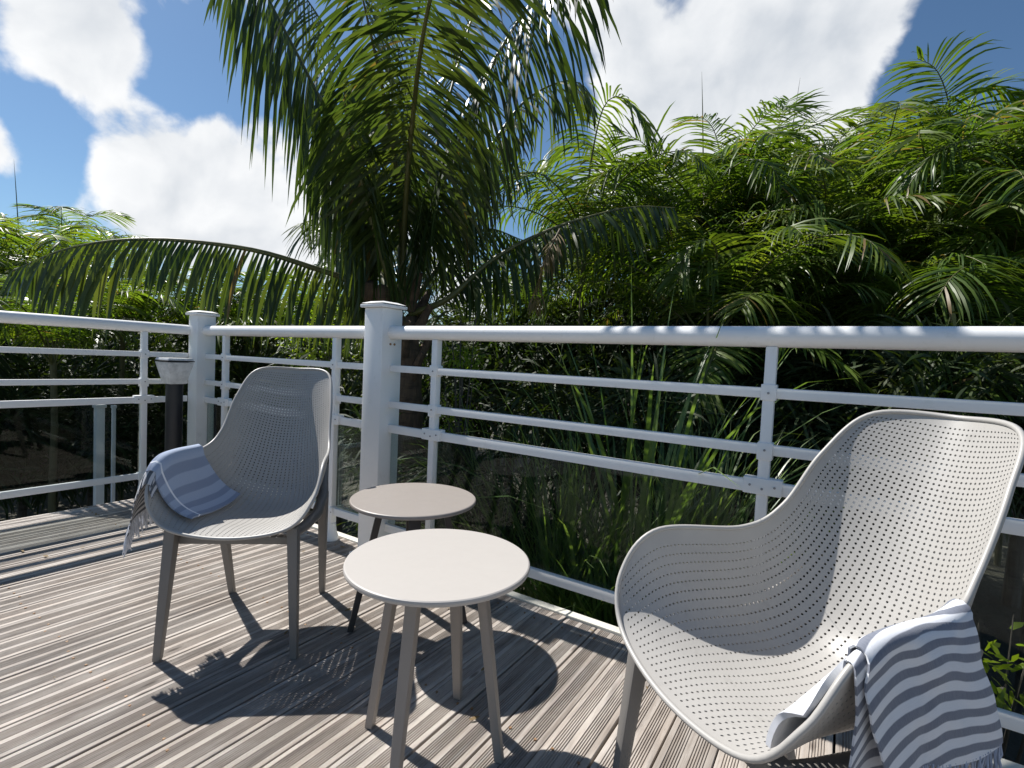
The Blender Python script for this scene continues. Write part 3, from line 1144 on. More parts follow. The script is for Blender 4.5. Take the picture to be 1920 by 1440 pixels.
class Leaves:
    """thin leaf blades collected into one mesh with a tint per blade"""
    def __init__(self):
        self.v, self.f, self.t, self.mi = [], [], [], []

    def blade(self, p, d, length, width, side, droop, segs=4, tint=0.5, mi=0, fold=0.0, wprof=None, droop_pow=1.0):
        p, d = p.copy(), d.normalized()
        b = len(self.v)
        step = length / segs
        for k in range(segs + 1):
            a = k / segs
            w = width * (wprof(a) if wprof else (0.55 + 1.1 * a * (1 - a) * 1.6 if a < 0.5 else 1.0 - ((a - 0.5) * 2) ** 1.8)) * 0.5
            s = side - d * side.dot(d)
            if s.length > 1e-6:
                s.normalize()
            if k == segs:
                self.v.append(tuple(p))
                self.t.append(tint)
            else:
                self.v += [tuple(p + s * w), tuple(p - s * w)]
                self.t += [tint, tint]
            d = (d + Vector((0, 0, -1)) * droop * step * (0.4 + 1.2 * a ** droop_pow)).normalized()
            p = p + d * step
        for k in range(segs - 1):
            q = b + 2 * k
            self.f.append((q, q + 1, q + 3, q + 2))
            self.mi.append(mi)
        q = b + 2 * (segs - 1)
        self.f.append((q, q + 1, q + 2))
        self.mi.append(mi)

    def stalk(self, pts, rs, n=5, mi=1, tint=0.5):
        m = MB()
        m.tube(pts, rs, n, cap=False)
        b = len(self.v)
        self.v += m.v
        self.f += [tuple(i + b for i in q) for q in m.f]
        self.t += [tint] * len(m.v)
        self.mi += [mi] * len(m.f)

    def mesh(self, name, mats):
        me = bpy.data.meshes.new(name)
        me.from_pydata(self.v, [], self.f)
        for m in mats:
            me.materials.append(m)
        me.polygons.foreach_set('material_index', self.mi)
        me.polygons.foreach_set('use_smooth', [True] * len(me.polygons))
        set_tint(me, self.t)
        me.update()
        return me


def frond(name, ctrl, mats, rg, leaf=0.8, width=0.035, count=70, bare=0.12, droop=2.0, lift=0.25, r0=0.022, segs=5, ang0=35, ang1=62, tilt=0.0, jitter=1.0, tint0=0.0, tint1=1.0, hang=0.0):
    """a feather leaf: bent stalk with leaflets along both sides"""
    P = catmull(ctrl, 14)
    cv = by_length(P)
    total = float(np.linalg.norm(np.diff(P, axis=0), axis=1).sum())
    n = 26
    ss = np.linspace(0, 1, n)
    pts = [Vector(p) for p in cv(ss)]
    L = Leaves()
    L.stalk(pts, [r0 * (1.15 - 1.05 * s_) + 0.0015 for s_ in ss], 6)
    for i in range(count):
        a = bare + (1 - bare) * (i + 0.5) / count
        p = Vector(cv(np.array(a)))
        T = (Vector(cv(np.array(min(1, a + 0.01)))) - Vector(cv(np.array(max(0, a - 0.01))))).normalized()
        Nn = Vector((0, 0, 1)) - T * T.z
        if Nn.length < 0.05:
            Nn = Vector((1, 0, 0))
        Nn.normalize()
        S = T.cross(Nn).normalized()
        q = (a - bare) / (1 - bare)
        ll = leaf * (0.45 + 0.55 * math.sin(math.pi * min(1, q * 1.25 + 0.12) ** 0.9)) if q < 0.7 else leaf * (1.0 - 0.72 * ((q - 0.7) / 0.3) ** 1.3)
        al = rad(ang0 + (ang1 - ang0) * q)
        for sd in (-1, 1):
            if rg.random() < 0.03:
                continue
            jit = rg.gauss(0, 0.08 * jitter)
            lf = lift + rg.gauss(0, 0.10 * jitter)
            dirv = (S * sd * math.cos(al + jit) + T * math.sin(al + jit) + Nn * lf + Vector((0, 0, -hang * (0.75 + 0.5 * rg.random())))).normalized()
            wv = T.cross(dirv).cross(dirv)
            wv = (T + Nn * rg.uniform(-0.5, 0.5) + S * rg.uniform(-0.3, 0.3))
            L.blade(p + S * sd * r0 * 0.4, dirv, ll * rg.uniform(0.86, 1.1), width * rg.uniform(0.8, 1.15), wv, droop * rg.uniform(0.75, 1.3), segs,
                    tint0 + (tint1 - tint0) * min(1.0, max(0.0, rg.betavariate(2, 2.6))) if rg.random() > 0.012 else 0.98)
    return L.mesh(name, mats)


def spear(length, r=0.012):
    b = MB()
    b.tube([(0, 0, 0), (0.02, 0, length * 0.4), (0.05, 0.02, length * 0.8), (0.07, 0.03, length)], [r, r * 0.9, r * 0.5, r * 0.08], 6)
    return b


rg = random.Random(21)
# --- the coconut palm behind the thick post
base = Vector((-3.05, 3.26, GZ))
crown = Vector((-3.207, 3.128, 1.304))
palm = empty('coconut_palm', base)
tag(palm, 'large coconut palm with long fronds towering behind the thick railing post', 'palm tree')


def rel(pts, o):
    return [tuple(Vector(p) - o) for p in pts]


b = MB()
tp, tr_ = [], []
for k in range(19):
    a = k / 18
    p = base.lerp(crown - Vector((0, 0, 0.05)), a) - base
    tp.append(p + Vector((0.03 * math.sin(a * 3), 0, 0)))
    tr_.append(0.165 - 0.035 * a + 0.010 * (k % 2) + (0.06 * math.exp(-a * 9)))
b.tube(tp, tr_, 20)
b.build('trunk', M_BARK, palm, smooth=1.0)
# old leaf bases and fibre round the top of the trunk
for k in range(14):
    a = k * 2.4
    z = -0.62 + 0.05 * k
    b = MB()
    c0 = crown - base + Vector((math.cos(a) * 0.10, math.sin(a) * 0.10, z))
    o = Vector((math.cos(a), math.sin(a), 0))
    b.tube([c0, c0 + o * 0.09 + Vector((0, 0, 0.13)), c0 + o * 0.17 + Vector((0, 0, 0.28))], [0.07, 0.045, 0.022 + 0.01 * rg.random()], 8)
    b.build('leaf_base', M_BARK, palm, smooth=1.0)

CO = [M_COCO, M_RACHIS]
FR = [
    # points from the crown outwards, then leaf length, droop, lift, count
    ([(-3.224, 3.082, 1.322), (-3.306, 3.029, 1.768), (-3.385, 2.883, 2.226), (-3.526, 2.695, 2.667), (-3.678, 2.500, 3.100), (-3.774, 2.335, 3.414), (-3.906, 2.150, 3.778), (-4.048, 1.948, 3.962)], 1.22, 2.4, 0.05, 84),
    ([(-3.269, 3.149, 1.330), (-3.591, 3.220, 2.114), (-3.946, 3.274, 2.964), (-4.246, 3.239, 3.717), (-4.585, 3.168, 4.286), (-4.923, 2.973, 4.742)], 1.1, 2.2, 0.1, 76),
    ([(-3.164, 3.097, 1.322), (-3.044, 2.968, 1.907), (-2.789, 2.742, 2.376), (-2.596, 2.584, 2.649), (-2.363, 2.387, 2.825), (-2.149, 2.237, 3.002), (-1.915, 2.098, 3.142), (-1.669, 1.962, 3.173), (-1.402, 1.833, 3.111)], 0.80, 1.5, 0.1, 100),
    ([(-3.165, 3.037, 1.316), (-3.127, 2.895, 1.557), (-3.121, 2.737, 1.874), (-3.134, 2.626, 2.181), (-3.129, 2.522, 2.409), (-3.064, 2.395, 2.601), (-2.965, 2.289, 2.747)], 0.75, 2.8, 0.1, 60),
    ([(-3.207, 3.190, 1.333), (-3.232, 3.442, 1.891), (-3.151, 3.764, 2.451), (-2.984, 4.151, 3.162), (-2.841, 4.385, 3.556), (-2.624, 4.659, 3.804), (-2.431, 4.784, 3.792), (-2.320, 4.844, 3.568)], 0.75, 2.6, 0.1, 64),
    ([(-3.185, 3.143, 1.328), (-3.017, 3.233, 2.055), (-2.739, 3.273, 2.768), (-2.434, 3.324, 3.345), (-2.120, 3.306, 3.635), (-1.835, 3.259, 3.767), (-1.558, 3.197, 3.691)], 1.15, 2.1, 0.1, 84),
    ([(-3.229, 3.052, 1.273), (-3.451, 2.801, 1.515), (-3.621, 2.516, 1.606), (-3.788, 2.172, 1.675), (-4.013, 1.787, 1.683), (-4.218, 1.472, 1.639), (-4.422, 1.214, 1.536), (-4.642, 1.001, 1.364)], 0.70, 3.0, -0.25, 72),
    ([(-3.144, 3.168, 1.284), (-2.845, 3.311, 1.430), (-2.592, 3.554, 1.772), (-2.288, 3.826, 2.032), (-1.949, 4.056, 2.199), (-1.607, 4.285, 2.310), (-1.286, 4.373, 2.285)], 0.60, 2.8, 0.0, 62),
    ([(-3.253, 3.159, 1.331), (-3.456, 3.314, 2.218), (-3.720, 3.438, 3.279), (-3.961, 3.459, 4.351), (-4.161, 3.370, 5.115)], 0.9, 2.0, 0.15, 74),
    ([(-3.230, 3.174, 1.332), (-3.351, 3.509, 2.355), (-3.436, 3.869, 3.401), (-3.433, 4.161, 4.329), (-3.318, 4.404, 5.242)], 0.9, 2.0, 0.15, 74),
    ([(-3.282, 3.200, 1.336), (-3.833, 3.771, 1.952), (-4.372, 4.395, 2.302), (-4.783, 4.953, 2.115)], 0.7, 2.2, 0.1, 60),
    ([(-3.284, 3.139, 1.329), (-3.917, 3.356, 1.928), (-4.670, 3.486, 2.352), (-5.318, 3.543, 2.380)], 0.7, 2.2, 0.1, 60),
    ([(-3.235, 3.231, 1.338), (-3.267, 3.779, 1.912), (-3.286, 4.386, 2.314), (-3.165, 4.943, 2.314)], 0.7, 2.3, 0.1, 60),
    ([(-3.179, 3.087, 1.322), (-3.117, 3.034, 1.798), (-3.041, 2.874, 2.343), (-2.931, 2.613, 2.815), (-2.815, 2.349, 3.157), (-2.675, 2.094, 3.379)], 0.75, 2.2, 0.1, 70),
    ([(-3.210, 3.129, 1.349), (-3.292, 3.174, 2.070), (-3.310, 3.205, 2.857), (-3.299, 3.252, 3.599), (-3.172, 3.249, 4.221), (-2.880, 3.223, 4.637)], 0.8, 1.8, 0.2, 76),
]
for k, (pts, lf, dr, li, ct) in enumerate(FR):
    hg = (2.0, 1.5, 0.75, 1.4, 1.1, 1.5, 1.5, 1.2, 1.1, 1.1, 1.0, 1.2, 1.2, 1.3, 0.7)[k]
    me = frond('frond', rel(pts, base), CO, rg, leaf=lf * 1.05, width=0.027, count=int(ct * (1.15 if k in (2, 6) else 1.08)), bare=0.06 if k == 6 else 0.23, droop=dr * 0.75, lift=li, r0=0.026, segs=5, ang0=30 if k == 6 else 5, ang1=60 if k == 6 else 45, jitter=1.5, hang=hg)
    link('frond', me, palm)
b = spear(1.5, 0.02).build('spear_leaf', M_RACHIS, palm, smooth=1.0)
b.location = crown - base
dead = frond('dead_frond', rel([(-2.039, 3.749, 2.034), (-2.077, 3.655, 1.843), (-2.129, 3.609, 1.621), (-2.175, 3.625, 1.363)], base), [M_DRY, M_RACHISB], rg,
             leaf=0.26, width=0.012, count=34, bare=0.05, droop=5, lift=-0.1, r0=0.006, segs=3)
link('dead_frond', dead, palm)
for c0 in ((-3.242, 2.813, 1.430), (-3.160, 2.865, 1.400)):
    b = MB()
    c0 = Vector(c0) - base
    prof_ = [(0.0, -0.09), (0.05, -0.07), (0.075, -0.01), (0.07, 0.05), (0.03, 0.09), (0.0, 0.1)]
    b.tube([c0 + Vector((0, 0, z)) for _, z in prof_], [r_ + 0.002 for r_, _ in prof_], 12)
    b.build('coconut', M_BARK, palm, smooth=1.0)

# --- feather palms of the thicket
AR = [M_ARECA, M_RACHIS]
def areca_set(mats, seed):
    out = []
    for k in range(6):
        rr = random.Random(seed + k)
        ln_ = 2.2 + 0.15 * k
        pts, p, a = [], Vector((0, 0, 0)), rad(72 + 8 * rr.uniform(-1, 1))
        for i in range(9):
            pts.append(tuple(p))
            p = p + Vector((math.cos(a), 0.05 * math.sin(i + k), math.sin(a))) * ln_ / 8
            a -= rad(7 + 3.2 * i * (0.6 + 0.1 * k))
        out.append(frond('frond', pts, mats, rr, leaf=0.82, width=0.025, count=58, bare=0.22, droop=1.7, lift=0.34, r0=0.013, segs=4, ang0=12, ang1=52, jitter=1.0, hang=0.30))
    return out


AFR = areca_set(AR, 100)
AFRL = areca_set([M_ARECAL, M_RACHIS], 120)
CANE = MB()
CANE.tube([(0, 0, 0), (0.02, 0, 0.35), (0.0, 0.02, 0.7), (0, 0, 1.0)], [0.05, 0.045, 0.042, 0.04], 10)
CANE_ME = CANE.mesh('trunk', M_CANE, smooth=1.0)
SPEAR_ME = spear(2.35, 0.014).mesh('spear_leaf', M_RACHIS, smooth=1.0)


def feather_palm(c, size, label, seed, n=11, sp=False, low=18, group='feather palms round the deck', fronds=None):
    rr = random.Random(seed)
    c = Vector(c)
    t = empty('feather_palm', (c.x, c.y, GZ))
    tag(t, label, 'palm tree', group)
    o = link('trunk', CANE_ME, t)
    h = c.z - GZ
    o.scale = (0.75, 0.75, max(h, 0.1) + 0.05)
    o.rotation_euler = (0, 0, rr.uniform(0, 6.28))
    a0 = rr.uniform(0, 6.28)
    for k in range(n):
        f_ = link('frond', rr.choice(fronds or AFR), t)
        f_.location = (0, 0, h)
        pit = rad(-30 + (low + 42) * (k / n) + rr.uniform(-8, 8))
        f_.rotation_euler = (rr.uniform(-0.25, 0.25), pit, a0 + k * 2.39996)
        s_ = size * rr.uniform(0.82, 1.12)
        f_.scale = (s_, s_, s_)
    if sp:
        q = link('spear_leaf', SPEAR_ME, t)
        q.location = (0, 0, h + 0.1)
        q.rotation_euler = (rr.uniform(-0.1, 0.1), rr.uniform(-0.12, 0.12), rr.uniform(0, 6))
        q.scale = (size, size, size * 1.15)
    return t


PALMS = [
    ((-1.953, 8.378, 2.634), 1.0, 1, 'feather palm with a tall spear leaf, leftmost along the skyline of the thicket'),
    ((-1.091, 9.426, 2.771), 1.0, 1, 'feather palm with a spear leaf rising right of the leftmost skyline palm'),
    ((-0.209, 9.029, 2.478), 1.0, 0, 'feather palm on the skyline above the arched bright frond'),
    ((0.540, 9.282, 2.556), 1.0, 0, 'feather palm on the skyline left of the deep blue patch of sky'),
    ((1.188, 9.224, 2.505), 0.95, 1, 'feather palm with a spear leaf below the deep blue patch of sky'),
    ((1.931, 9.469, 2.502), 1.0, 0, 'tall feather palm on the skyline at the right edge'),
    ((2.963, 10.394, 2.749), 1.0, 0, 'feather palm just past the right edge of the view'),
    ((-2.653, 7.196, 2.460), 0.8, 0, 'feather palm right of the coconut palm, tops against the white cloud'),
    ((-1.357, 6.578, 1.932), 0.85, 0, 'feather palm in the middle of the thicket above the strap leaved plant'),
    ((0.125, 7.073, 2.065), 0.85, 0, 'feather palm in the middle of the thicket above the back of the sunlit chair'),
    ((0.876, 7.083, 2.028), 0.85, 0, 'feather palm in the middle of the thicket right of the sunlit chair back'),
    ((-1.705, 5.849, 1.477), 0.85, 0, 'feather palm just above the handrail behind the strap leaved plant'),
    ((-1.076, 7.251, 2.156), 0.95, 0, 'feather palm in the middle of the thicket behind the bright fan of fronds'),
    ((-0.268, 6.297, 1.283), 0.8, 0, 'feather palm low in the thicket over the left shoulder of the sunlit chair'),
    ((0.505, 6.575, 1.531), 0.9, 0, 'feather palm low in the thicket over the middle of the sunlit chair back'),
    ((1.165, 6.647, 1.534), 0.9, 0, 'feather palm low in the thicket over the right corner of the sunlit chair'),
    ((1.697, 7.132, 1.890), 0.85, 0, 'feather palm with drooping fronds low at the right edge'),
    ((-2.927, 6.746, 1.869), 0.8, 0, 'shaded feather palm low behind the drooping coconut frond'),
    ((-0.572, 5.485, 0.975), 0.6, 0, 'small feather palm just behind the rails left of the sunlit chair back'),
    ((0.242, 5.898, 1.017), 0.6, 0, 'small feather palm just behind the rails over the sunlit chair back'),
    ((0.960, 5.887, 1.004), 0.62, 0, 'small feather palm just behind the rails at the right edge'),
    ((-3.547, 6.068, 1.215), 0.7, 0, 'shaded feather palm low right of the palm trunk'),
    ((-11.501, 3.306, 1.820), 0.75, 0, 'backlit feather palm showing its top above the long coconut frond'),
    ((-10.368, 2.352, 1.445), 0.75, 1, 'backlit feather palm with a spear leaf at the left edge'),
    ((-9.402, 1.538, 1.260), 0.75, 0, 'backlit feather palm just past the left edge of the view'),
    ((-8.343, 2.924, 0.880), 0.7, 0, 'backlit feather palm behind the left railing, left of the garden light'),
    ((-8.184, 3.742, 0.844), 0.7, 0, 'backlit feather palm behind the corner post'),
    ((-7.300, 1.917, 0.620), 0.6, 0, 'low backlit feather palm behind the left rails'),
    ((-7.771, 4.492, 0.885), 0.7, 0, 'backlit feather palm behind the short railing'),
    ((-6.648, 4.748, 0.927), 0.7, 0, 'backlit feather palm left of the thick railing post'),
    ((-9.545, 0.956, 1.073), 0.8, 0, 'backlit feather palm far past the left edge of the view'),
]
for k, (c, s_, sp, lab) in enumerate(PALMS):
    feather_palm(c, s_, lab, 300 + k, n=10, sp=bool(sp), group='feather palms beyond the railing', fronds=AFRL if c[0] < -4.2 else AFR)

# feather palms whose single fronds stand out
HERO = [
    ((-2.660, 5.508, 2.269), 'slender feather palm with two curling fronds against the white cloud', [
        ([(-2.674, 5.502, 2.331), (-2.673, 5.534, 2.900), (-2.601, 5.490, 3.428), (-2.494, 5.463, 3.847), (-2.335, 5.453, 3.953), (-2.113, 5.468, 3.763), (-1.954, 5.554, 3.435)], 0.55, 40, 4.0),
        ([(-2.653, 5.516, 2.332), (-2.556, 5.601, 2.717), (-2.546, 5.753, 3.199), (-2.690, 5.798, 3.558), (-3.015, 5.711, 3.651), (-3.275, 5.526, 3.371)], 0.5, 40, 4.0)]),
    ((-1.755, 6.332, 2.172), 'feather palm with an upright frond curling left at the edge of the thicket', [
        ([(-1.759, 6.333, 2.237), (-1.834, 6.315, 2.820), (-1.942, 6.150, 3.264), (-2.160, 5.905, 3.573), (-2.404, 5.751, 3.673)], 0.6, 36, 2.0),
        ([(-1.743, 6.343, 2.238), (-1.664, 6.430, 2.895), (-1.424, 6.491, 3.325), (-1.122, 6.577, 3.490), (-0.837, 6.635, 3.338)], 0.6, 40, 3.0)]),
    ((-1.098, 5.148, 1.101), 'feather palm with a bright fan of fronds just above the handrail', [
        ([(-1.123, 5.135, 1.151), (-0.944, 5.213, 1.541), (-0.659, 5.357, 1.878), (-0.424, 5.527, 2.169), (-0.271, 5.640, 2.430)], 0.50, 40, 1.2),
        ([(-1.101, 5.149, 1.152), (-0.795, 5.134, 1.603), (-0.473, 5.241, 1.896), (-0.152, 5.335, 1.986), (0.092, 5.428, 1.871), (0.225, 5.501, 1.620)], 0.50, 44, 3.6),
        ([(-1.123, 5.135, 1.151), (-1.108, 5.050, 1.601), (-1.044, 4.990, 1.936), (-1.095, 4.847, 2.104), (-1.237, 4.688, 1.987), (-1.285, 4.581, 1.688)], 0.48, 40, 3.0),
        ([(-1.056, 5.058, 1.124), (-0.726, 4.803, 1.260), (-0.386, 4.664, 1.231), (-0.083, 4.613, 1.068), (0.135, 4.623, 0.836), (0.253, 4.685, 0.562)], 0.36, 40, 3.0),
        ([(-1.077, 5.044, 1.122), (-0.934, 4.662, 1.179), (-0.883, 4.331, 1.075), (-0.896, 4.073, 0.859), (-0.924, 3.921, 0.618)], 0.34, 36, 3.0)]),
    ((-0.207, 7.114, 2.402), 'feather palm with one broad arched frond in the middle of the thicket', [
        ([(-0.373, 7.012, 2.520), (-0.239, 7.003, 2.935), (-0.003, 7.056, 3.280), (0.285, 7.134, 3.465), (0.577, 7.202, 3.408), (0.842, 7.359, 3.127)], 0.62, 46, 3.2),
        ([(-0.373, 7.012, 2.520), (-0.571, 6.917, 3.141), (-0.846, 6.637, 3.492), (-1.146, 6.326, 3.554), (-1.413, 6.017, 3.283)], 0.62, 44, 3.2),
        ([(-0.347, 7.030, 2.521), (-0.366, 7.173, 3.189), (-0.292, 7.368, 3.688), (-0.094, 7.636, 4.042)], 0.6, 36, 2.0)]),
    ((1.057, 8.216, 3.108), 'feather palm with plumes reaching into the deep blue sky', [
        ([(0.999, 8.181, 3.170), (0.915, 8.040, 3.773), (0.832, 7.890, 4.228), (0.675, 7.686, 4.538), (0.486, 7.568, 4.652)], 0.6, 36, 2.6),
        ([(1.026, 8.199, 3.172), (0.992, 8.093, 3.842), (1.078, 8.053, 4.273), (1.283, 8.074, 4.385), (1.503, 8.085, 4.156)], 0.6, 40, 3.4),
        ([(1.026, 8.199, 3.172), (1.203, 8.095, 3.553), (1.457, 8.028, 3.665), (1.740, 8.085, 3.515)], 0.6, 40, 3.0)]),
    ((1.621, 6.619, 2.155), 'feather palm leaning in from the right edge with yellow stalks', [
        ([(1.648, 6.613, 1.720), (1.427, 6.372, 2.120), (1.150, 6.081, 2.289), (0.899, 5.794, 2.223), (0.744, 5.560, 1.964)], 0.5, 40, 3.4),
        ([(1.660, 6.611, 1.527), (1.448, 6.367, 1.789), (1.133, 6.051, 1.940), (0.876, 5.766, 1.986), (0.639, 5.486, 1.870)], 0.42, 40, 3.4),
        ([(1.666, 6.610, 1.431), (1.290, 6.006, 1.429), (0.939, 5.538, 1.433), (0.674, 5.241, 1.344), (0.497, 4.996, 1.140)], 0.42, 40, 3.6),
        ([(1.600, 6.321, 1.317), (1.208, 5.585, 1.268), (0.928, 5.037, 1.135), (0.799, 4.702, 0.916), (0.759, 4.545, 0.701)], 0.36, 40, 3.6),
        ([(1.600, 6.321, 1.317), (1.122, 5.656, 1.400), (0.728, 5.155, 1.296), (0.490, 4.866, 1.055), (0.396, 4.671, 0.774)], 0.36, 40, 3.6)]),
]
for k, (c, lab, frs) in enumerate(HERO):
    rr = random.Random(900 + k)
    t = empty('feather_palm', (c[0], c[1], GZ))
    tag(t, lab, 'palm tree', 'feather palms beyond the railing')
    o = link('trunk', CANE_ME, t)
    o.scale = (0.7, 0.7, c[2] - GZ + 0.1)
    for pts, lf, ct, dr in frs:
        link('frond', frond('frond', rel(pts, Vector((c[0], c[1], GZ))), AR, rr, leaf=lf * 1.3, width=0.026, count=int(ct * 1.4), bare=0.2, droop=dr * 0.6, lift=0.28, r0=0.014, segs=5, ang0=8, ang1=52, jitter=1.0, tint0=0.3, hang=0.25), t)
    for q in range(6):
        f_ = link('frond', rr.choice(AFR), t)
        f_.location = (0, 0, c[2] - GZ)
        f_.rotation_euler = (rr.uniform(-0.2, 0.2), rad(rr.uniform(0, 40)), rr.uniform(0, 6.28))
        f_.scale = (0.75, 0.75, 0.75)


# --- leafy shrubs and trees that close the view
def leafy(seed, n, mat_, size=0.11, rx=1.0, rz=0.9, slim=0.45):
    rr = random.Random(seed)
    L = Leaves()
    lobes = [(Vector((rr.uniform(-0.6, 0.6) * rx, rr.uniform(-0.6, 0.6) * rx, rr.uniform(-0.3, 0.75) * rz)), rr.uniform(0.35, 0.6)) for _ in range(11)]
    for i in range(n):
        c, r = rr.choice(lobes)
        d_ = Vector((rr.gauss(0, 1), rr.gauss(0, 1), rr.gauss(0, 1))).normalized()
        p = c + d_ * r * rr.uniform(0.55, 1.05)
        dv = (d_ + Vector((rr.gauss(0, 0.5), rr.gauss(0, 0.5), rr.gauss(0, 0.5) - 0.2))).normalized()
        sv = Vector((rr.gauss(0, 1), rr.gauss(0, 1), rr.gauss(0, 0.4)))
        L.blade(p, dv, size * rr.uniform(0.7, 1.4), size * slim * rr.uniform(0.7, 1.2), sv, 2.5, 3 if slim < 0.3 else 2, rr.betavariate(2, 2.4) * 0.95, 0,
                wprof=lambda a: 0.4 if a < 0.1 else 1.0)
    return L.mesh('foliage', [mat_])


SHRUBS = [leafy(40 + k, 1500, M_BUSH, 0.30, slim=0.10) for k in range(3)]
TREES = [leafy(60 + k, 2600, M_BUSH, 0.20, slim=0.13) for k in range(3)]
STEM = MB()
STEM.tube([(0, 0, 0), (0.02, 0.01, 0.5), (0, 0, 1)], [0.06, 0.05, 0.035], 8)
for k in range(5):
    a = k * 1.26
    STEM.tube([(0, 0, 0.55 + 0.05 * k), (0.25 * math.cos(a), 0.25 * math.sin(a), 0.85 + 0.03 * k), (0.5 * math.cos(a), 0.5 * math.sin(a), 1.15)], [0.03, 0.02, 0.008], 6)
STEM_ME = STEM.mesh('stem', M_TRUNK, smooth=1.0)


def bush(name, c, s_, me, label, cat, group, seed, part=('foliage', 'stem')):
    rr = random.Random(seed)
    c = Vector(c)
    t = empty(name, (c.x, c.y, GZ))
    tag(t, label, cat, group)
    o = link(part[0], me, t)
    o.location = (0, 0, c.z - GZ)
    o.rotation_euler = (0, 0, rr.uniform(0, 6.28))
    o.scale = (s_, s_, s_ * rr.uniform(0.85, 1.1))
    q = link(part[1], STEM_ME, t)
    q.scale = (s_, s_, max(0.2, c.z - GZ))
    return t


k = 0
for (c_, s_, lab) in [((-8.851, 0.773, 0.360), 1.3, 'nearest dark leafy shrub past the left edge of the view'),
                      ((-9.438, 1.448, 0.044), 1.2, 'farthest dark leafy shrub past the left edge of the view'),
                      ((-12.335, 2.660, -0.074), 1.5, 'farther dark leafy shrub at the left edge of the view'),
                      ((-11.863, 3.576, 0.133), 1.5, 'farthest dark leafy shrub behind the left railing by the pale uprights'),
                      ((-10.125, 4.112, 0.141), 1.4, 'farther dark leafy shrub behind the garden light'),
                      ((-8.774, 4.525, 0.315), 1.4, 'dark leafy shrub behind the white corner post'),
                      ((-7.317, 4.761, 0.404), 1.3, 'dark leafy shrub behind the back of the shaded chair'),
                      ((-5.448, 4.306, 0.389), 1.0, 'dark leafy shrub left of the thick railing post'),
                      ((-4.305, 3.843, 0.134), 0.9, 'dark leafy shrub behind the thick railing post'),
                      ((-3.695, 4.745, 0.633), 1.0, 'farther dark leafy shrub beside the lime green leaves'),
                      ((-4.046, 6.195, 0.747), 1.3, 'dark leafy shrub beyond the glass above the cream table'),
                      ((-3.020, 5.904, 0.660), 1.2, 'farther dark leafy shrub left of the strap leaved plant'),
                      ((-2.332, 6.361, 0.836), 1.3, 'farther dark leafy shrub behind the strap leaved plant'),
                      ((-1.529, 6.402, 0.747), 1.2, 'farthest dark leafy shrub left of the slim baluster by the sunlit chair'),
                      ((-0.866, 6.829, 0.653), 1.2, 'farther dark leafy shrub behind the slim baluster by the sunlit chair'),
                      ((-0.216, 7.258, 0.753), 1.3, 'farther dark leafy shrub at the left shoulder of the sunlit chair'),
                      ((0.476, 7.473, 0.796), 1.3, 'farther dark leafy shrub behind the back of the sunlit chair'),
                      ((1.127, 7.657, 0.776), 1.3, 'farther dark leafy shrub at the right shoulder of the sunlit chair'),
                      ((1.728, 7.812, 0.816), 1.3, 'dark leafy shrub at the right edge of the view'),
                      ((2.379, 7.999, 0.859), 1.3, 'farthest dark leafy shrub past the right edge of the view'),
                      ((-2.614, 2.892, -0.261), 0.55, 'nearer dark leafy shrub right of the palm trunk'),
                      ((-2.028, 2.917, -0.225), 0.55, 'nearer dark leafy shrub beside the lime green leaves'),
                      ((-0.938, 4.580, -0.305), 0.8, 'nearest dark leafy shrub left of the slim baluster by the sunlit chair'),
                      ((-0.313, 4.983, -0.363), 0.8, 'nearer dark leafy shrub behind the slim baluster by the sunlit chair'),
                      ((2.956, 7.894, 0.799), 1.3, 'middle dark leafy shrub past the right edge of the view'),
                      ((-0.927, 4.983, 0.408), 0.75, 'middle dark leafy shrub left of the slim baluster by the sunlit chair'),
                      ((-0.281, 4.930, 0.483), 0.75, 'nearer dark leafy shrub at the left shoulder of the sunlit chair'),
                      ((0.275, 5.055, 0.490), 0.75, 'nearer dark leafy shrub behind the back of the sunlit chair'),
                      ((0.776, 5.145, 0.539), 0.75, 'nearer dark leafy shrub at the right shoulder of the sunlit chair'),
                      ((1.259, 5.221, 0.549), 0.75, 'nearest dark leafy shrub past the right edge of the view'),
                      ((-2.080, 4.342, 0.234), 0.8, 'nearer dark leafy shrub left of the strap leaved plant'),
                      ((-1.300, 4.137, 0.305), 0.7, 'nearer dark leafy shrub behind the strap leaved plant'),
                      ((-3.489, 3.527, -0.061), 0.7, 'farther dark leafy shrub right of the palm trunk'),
                      ((-8.343, 1.895, -0.472), 0.8, 'nearer dark leafy shrub added as shade at the left edge of the view'),  # low shrubs from here on are added to shade the ground
                      ((-8.382, 2.589, -0.423), 0.8, 'nearest dark leafy shrub added as shade behind the left railing by the pale uprights'),
                      ((-8.119, 1.323, -0.487), 0.8, 'middle dark leafy shrub added as shade past the left edge of the view'),
                      ((-8.080, 3.028, -0.359), 0.8, 'nearer dark leafy shrub added as shade behind the garden light'),
                      ((-9.856, 2.591, -0.288), 1.0, 'middle dark leafy shrub added as shade behind the left railing by the pale uprights')]:
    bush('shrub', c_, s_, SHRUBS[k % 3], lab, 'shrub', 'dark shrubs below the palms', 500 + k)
    k += 1
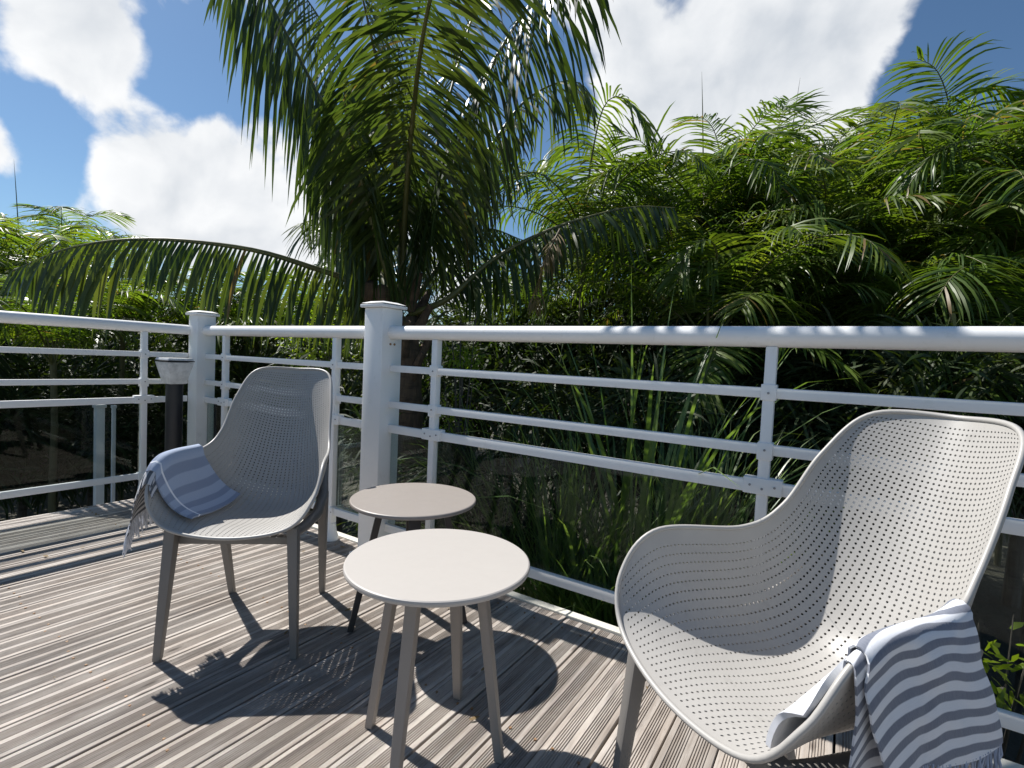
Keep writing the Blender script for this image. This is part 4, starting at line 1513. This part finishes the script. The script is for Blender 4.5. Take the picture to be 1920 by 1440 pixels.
for (c_, s_, lab) in [((-21.594, 1.474, 1.192), 2.4, 'nearer tall broadleaf tree far past the left edge of the view'),
                      ((-21.732, 3.768, 1.090), 2.4, 'farther tall broadleaf tree far past the left edge of the view'),
                      ((-19.784, 6.225, 0.948), 2.4, 'tall broadleaf tree far behind the left railing by the pale uprights'),
                      ((-15.333, 7.898, 0.332), 2.0, 'tall broadleaf tree far behind the white corner post'),
                      ((-11.593, 9.142, 0.372), 1.8, 'tall broadleaf tree far left of the thick railing post'),
                      ((-8.895, 10.917, 0.666), 1.9, 'tall broadleaf tree far beside the lime green leaves'),
                      ((-6.008, 11.641, 1.355), 2.1, 'tall broadleaf tree far left of the strap leaved plant'),
                      ((-3.476, 12.135, 2.067), 2.2, 'tall broadleaf tree far left of the slim baluster by the sunlit chair'),
                      ((-1.526, 12.824, 2.360), 2.2, 'tall broadleaf tree far behind the slim baluster by the sunlit chair'),
                      ((0.460, 13.536, 2.634), 2.3, 'tall broadleaf tree far behind the back of the sunlit chair'),
                      ((2.271, 14.132, 2.877), 2.4, 'tall broadleaf tree far at the right shoulder of the sunlit chair'),
                      ((4.084, 14.728, 3.099), 2.4, 'farther tall broadleaf tree far past the right edge of the view'),
                      ((5.574, 14.498, 2.985), 2.4, 'nearer tall broadleaf tree far past the right edge of the view')]:
    bush('tree', c_, s_, TREES[k % 3], lab, 'tree', 'broadleaf trees behind the palm thicket', 600 + k, ('crown', 'trunk'))
    k += 1
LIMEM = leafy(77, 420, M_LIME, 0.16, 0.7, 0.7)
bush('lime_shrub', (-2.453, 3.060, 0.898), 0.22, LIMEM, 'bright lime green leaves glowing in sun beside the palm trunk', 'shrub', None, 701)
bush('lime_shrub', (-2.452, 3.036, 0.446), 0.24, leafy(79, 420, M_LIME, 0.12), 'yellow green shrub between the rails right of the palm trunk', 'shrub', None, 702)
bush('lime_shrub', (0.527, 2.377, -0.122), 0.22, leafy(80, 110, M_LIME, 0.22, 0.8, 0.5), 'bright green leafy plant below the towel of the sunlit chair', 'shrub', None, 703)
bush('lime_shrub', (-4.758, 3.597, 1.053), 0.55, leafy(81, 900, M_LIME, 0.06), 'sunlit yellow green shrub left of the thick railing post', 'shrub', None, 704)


# --- tall strap-leaved grasses just beyond the railing
def strap_plant(name, loc, n, length, width, spread, label, seed, droop=1.1, lean=(0, 0), mats=None):
    rr = random.Random(seed)
    L = Leaves()
    for i in range(n):
        a = rr.uniform(0, 6.283)
        s_ = rr.random() ** 0.7 * spread
        d_ = Vector((math.cos(a) * s_ + lean[0], math.sin(a) * s_ + lean[1], 1.0)).normalized()
        p = Vector((rr.gauss(0, 0.07), rr.gauss(0, 0.07), rr.uniform(0, 0.12)))
        L.blade(p, d_, length * rr.uniform(0.55, 1.1), width * rr.uniform(0.6, 1.2), Vector((-math.sin(a), math.cos(a), rr.uniform(-0.4, 0.4))), droop * rr.uniform(0.35, 1.6), 9,
                rr.betavariate(2, 2.2) * 0.97, 0, wprof=lambda a: min(1.0, 0.55 + 1.6 * a) if a < 0.6 else (1 - ((a - 0.6) / 0.4) ** 1.6), droop_pow=1.5)
    t = link(name, L.mesh(name, mats or [M_GRASS]))
    t.location = loc
    tag(t, label, 'plant')
    return t


BED = GZ + 0.74
gp = (-0.863, 2.690, 0.316)
strap_plant('strap_leaf_plant', (gp[0], gp[1], BED), 90, 2.15, 0.021, 0.42, 'tall strap leaved plant rising above the handrail left of the sunlit chair', 31, 0.75)
gp = (-1.207, 2.449, 0.008)
strap_plant('grass_clump', (gp[0], gp[1], BED), 330, 1.35, 0.014, 0.55, 'dense green grass clump behind the glass right of the cream table', 32, 1.1)
gp = (-0.809, 2.349, -0.006)
strap_plant('grass_clump', (gp[0], gp[1], BED), 260, 1.15, 0.015, 0.65, 'arching green grass clump low behind the glass by the sunlit chair', 33, 1.3)
gp = (-0.646, 3.247, 0.256)
strap_plant('grass_clump', (gp[0], gp[1], BED), 240, 1.5, 0.014, 0.5, 'pale green grass clump behind the glass beside the slim baluster', 34, 1.0)
gp = (-1.748, 2.751, -0.053)
strap_plant('grass_clump', (gp[0], gp[1], BED), 200, 1.5, 0.011, 0.6, 'thin leaning grass clump behind the glass above the taupe table', 35, 1.2, (-0.2, 0))

# bits of dry leaf lying on the deck
lt = Leaves()
rr = random.Random(77)
for i in range(60):
    x, y = rr.uniform(-3.4, 0.6), rr.uniform(0.2, 1.62)
    if rr.random() < 0.4:
        y = 1.63 - abs(rr.gauss(0, 0.12))
    a = rr.uniform(0, 6.28)
    ln_ = rr.uniform(0.008, 0.034)
    lt.blade(Vector((x, y, 0.004)), Vector((math.cos(a), math.sin(a), 0.12)), ln_, ln_ * 0.32, Vector((-math.sin(a), math.cos(a), 0.3)), 6.0, 3, rr.random() * 0.9)
tag(link('leaf_litter', lt.mesh('leaf_litter', [M_DRY])), kind='stuff')

# white uprights behind the smoked glass on the left
for q, w_, lab in (((-6.103, 1.952), 0.07, 'thick white upright behind the left glass'), ((-5.984, 2.029), 0.03, 'thin white upright behind the left glass')):
    b = MB()
    b.box((0, 0, 0.945), (w_, w_, 1.89))
    b.box((0, 0, 1.90), (w_ * 1.3, w_ * 1.3, 0.03))
    o = b.build('white_upright', M_WHITE, bevel=0.004)
    o.location = (q[0], q[1], GZ)
    tag(o, lab, 'post')
